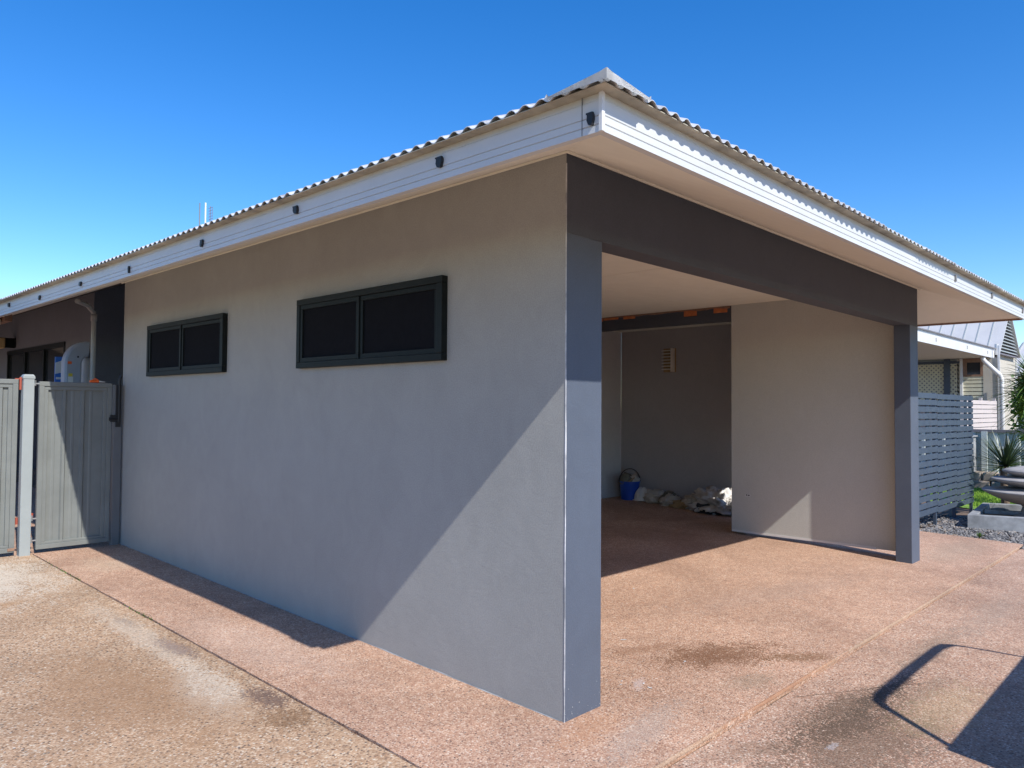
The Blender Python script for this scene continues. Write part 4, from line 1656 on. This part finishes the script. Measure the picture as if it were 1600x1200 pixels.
# pale slatted fence in the neighbour's yard
ps = thing('slat_fence', (19, 2.2, -.06), 'pinkish white horizontal slat fence under the neighbouring verandah', 'fence')
bm = B()
z = .05
while z < 1.72:
    box(bm, 17.2, 20.45, 2.2, 2.22, z, z + .094)
    z += .112
part('slats', bm, 'pinkslat', ps)
for x in (17.2, 18.9, 20.38):
    part('post', bx(x, x + .07, 2.222, 2.29, -.1, 1.78), 'pinkslat', ps)

# second house further off
sh_ = thing('distant_house', (34, -1, -.05), 'farther house with pale ribbed metal roof at the picture edge', 'house')
part('wall', bx(30.6, 38, -8, 3.6, -.2, 2.8), 'cream', sh_)
bm = B()
hexa(bm, [(30, -8.5, 2.72), (34, -8.5, 4.15), (34, 3.9, 4.15), (30, 3.9, 2.72), (30, -8.5, 2.8), (34, -8.5, 4.25), (34, 3.9, 4.25), (30, 3.9, 2.8)])
hexa(bm, [(34, -8.5, 4.15), (38.4, -8.5, 2.72), (38.4, 3.9, 2.72), (34, 3.9, 4.15), (34, -8.5, 4.25), (38.4, -8.5, 2.8), (38.4, 3.9, 2.8), (34, 3.9, 4.25)])
rf = part('roof', bm, 'nroof', sh_)
bm = B()
for k in range(28):
    y = 3.8 - k * .42
    hexa(bm, [(30, y, 2.8), (34, y, 4.25), (34, y + .04, 4.25), (30, y + .04, 2.8), (30, y, 2.85), (34, y, 4.30), (34, y + .04, 4.30), (30, y + .04, 2.85)])
part('roof_seams', bm, 'louvre', rf)

# ------------------------------------------------------------------ unseen guessed trailer, shaped to cast the shadow on the front driveway
tr = thing('shadow_caster_trailer', (1.75, -3.5, g(1.7, -3.5)), 'unseen guessed trailer, its framed headboard shaped to cast the driveway shadow', 'trailer')
HY = -2.45


def txz(x, z):
    return Vector((x, HY, z))


bm = B()
z0, z1 = 1.02, 1.435
tube(bm, [txz(.86, z0 - .02), txz(.93, z0 + .12), txz(1.01, z1 - .14), txz(1.045, z1 - .07), txz(1.09, z1 - .02), txz(1.18, z1), txz(1.7, z1 + .008),
          txz(2.30, z1 + .003), txz(2.40, z1 - .012), txz(2.46, z1 - .05), txz(2.50, z1 - .12), txz(2.57, z0 + .12), txz(2.62, z0 - .02)],
     [.015, .016, .018, .022, .026, .028, .028, .025, .026, .014, .011, .011, .011], 12)
part('headboard_frame', bm, 'steel', tr)
part('headboard', bx(.82, 2.70, HY - .012, HY + .012, .55, z0), 'steel', tr, bevel=.004)
bm = B()
box(bm, .82, 2.70, -4.7, HY - .012, .52, .56)
box(bm, .82, .85, -4.7, HY - .012, .56, .86)
box(bm, 2.67, 2.70, -4.7, HY - .012, .56, .86)
box(bm, .85, 2.67, -4.7, -4.67, .56, .86)
part('tray', bm, 'steel', tr, bevel=.004)
for x in (.70, 2.82):
    bm = B()
    zc = g(x, -3.6) + .30
    bmesh.ops.create_cone(bm, cap_ends=True, segments=28, radius1=.30, radius2=.30, depth=.18, matrix=Matrix.Translation((x, -3.6, zc)) @ Matrix.Rotation(R(90), 4, 'Y'))
    wh = part('wheel', bm, 'tyre', tr, bevel=.03)
    bm = B()
    bmesh.ops.create_cone(bm, cap_ends=True, segments=20, radius1=.17, radius2=.17, depth=.20, matrix=Matrix.Translation((x, -3.6, zc)) @ Matrix.Rotation(R(90), 4, 'Y'))
    part('rim', bm, 'white', wh)
part('axle', tube(B(), [(.72, -3.6, .29), (2.8, -3.6, .27)], .03, 8), 'steel', tr)
bm = B()
tube(bm, [(1.2, -4.7, .52), (1.75, -6.0, .45)], .03, 8)
tube(bm, [(2.3, -4.7, .52), (1.75, -6.0, .45)], .03, 8)
tube(bm, [(1.75, -6.0, .45), (1.75, -6.0, .0)], .025, 8)
part('drawbar', bm, 'steel', tr)
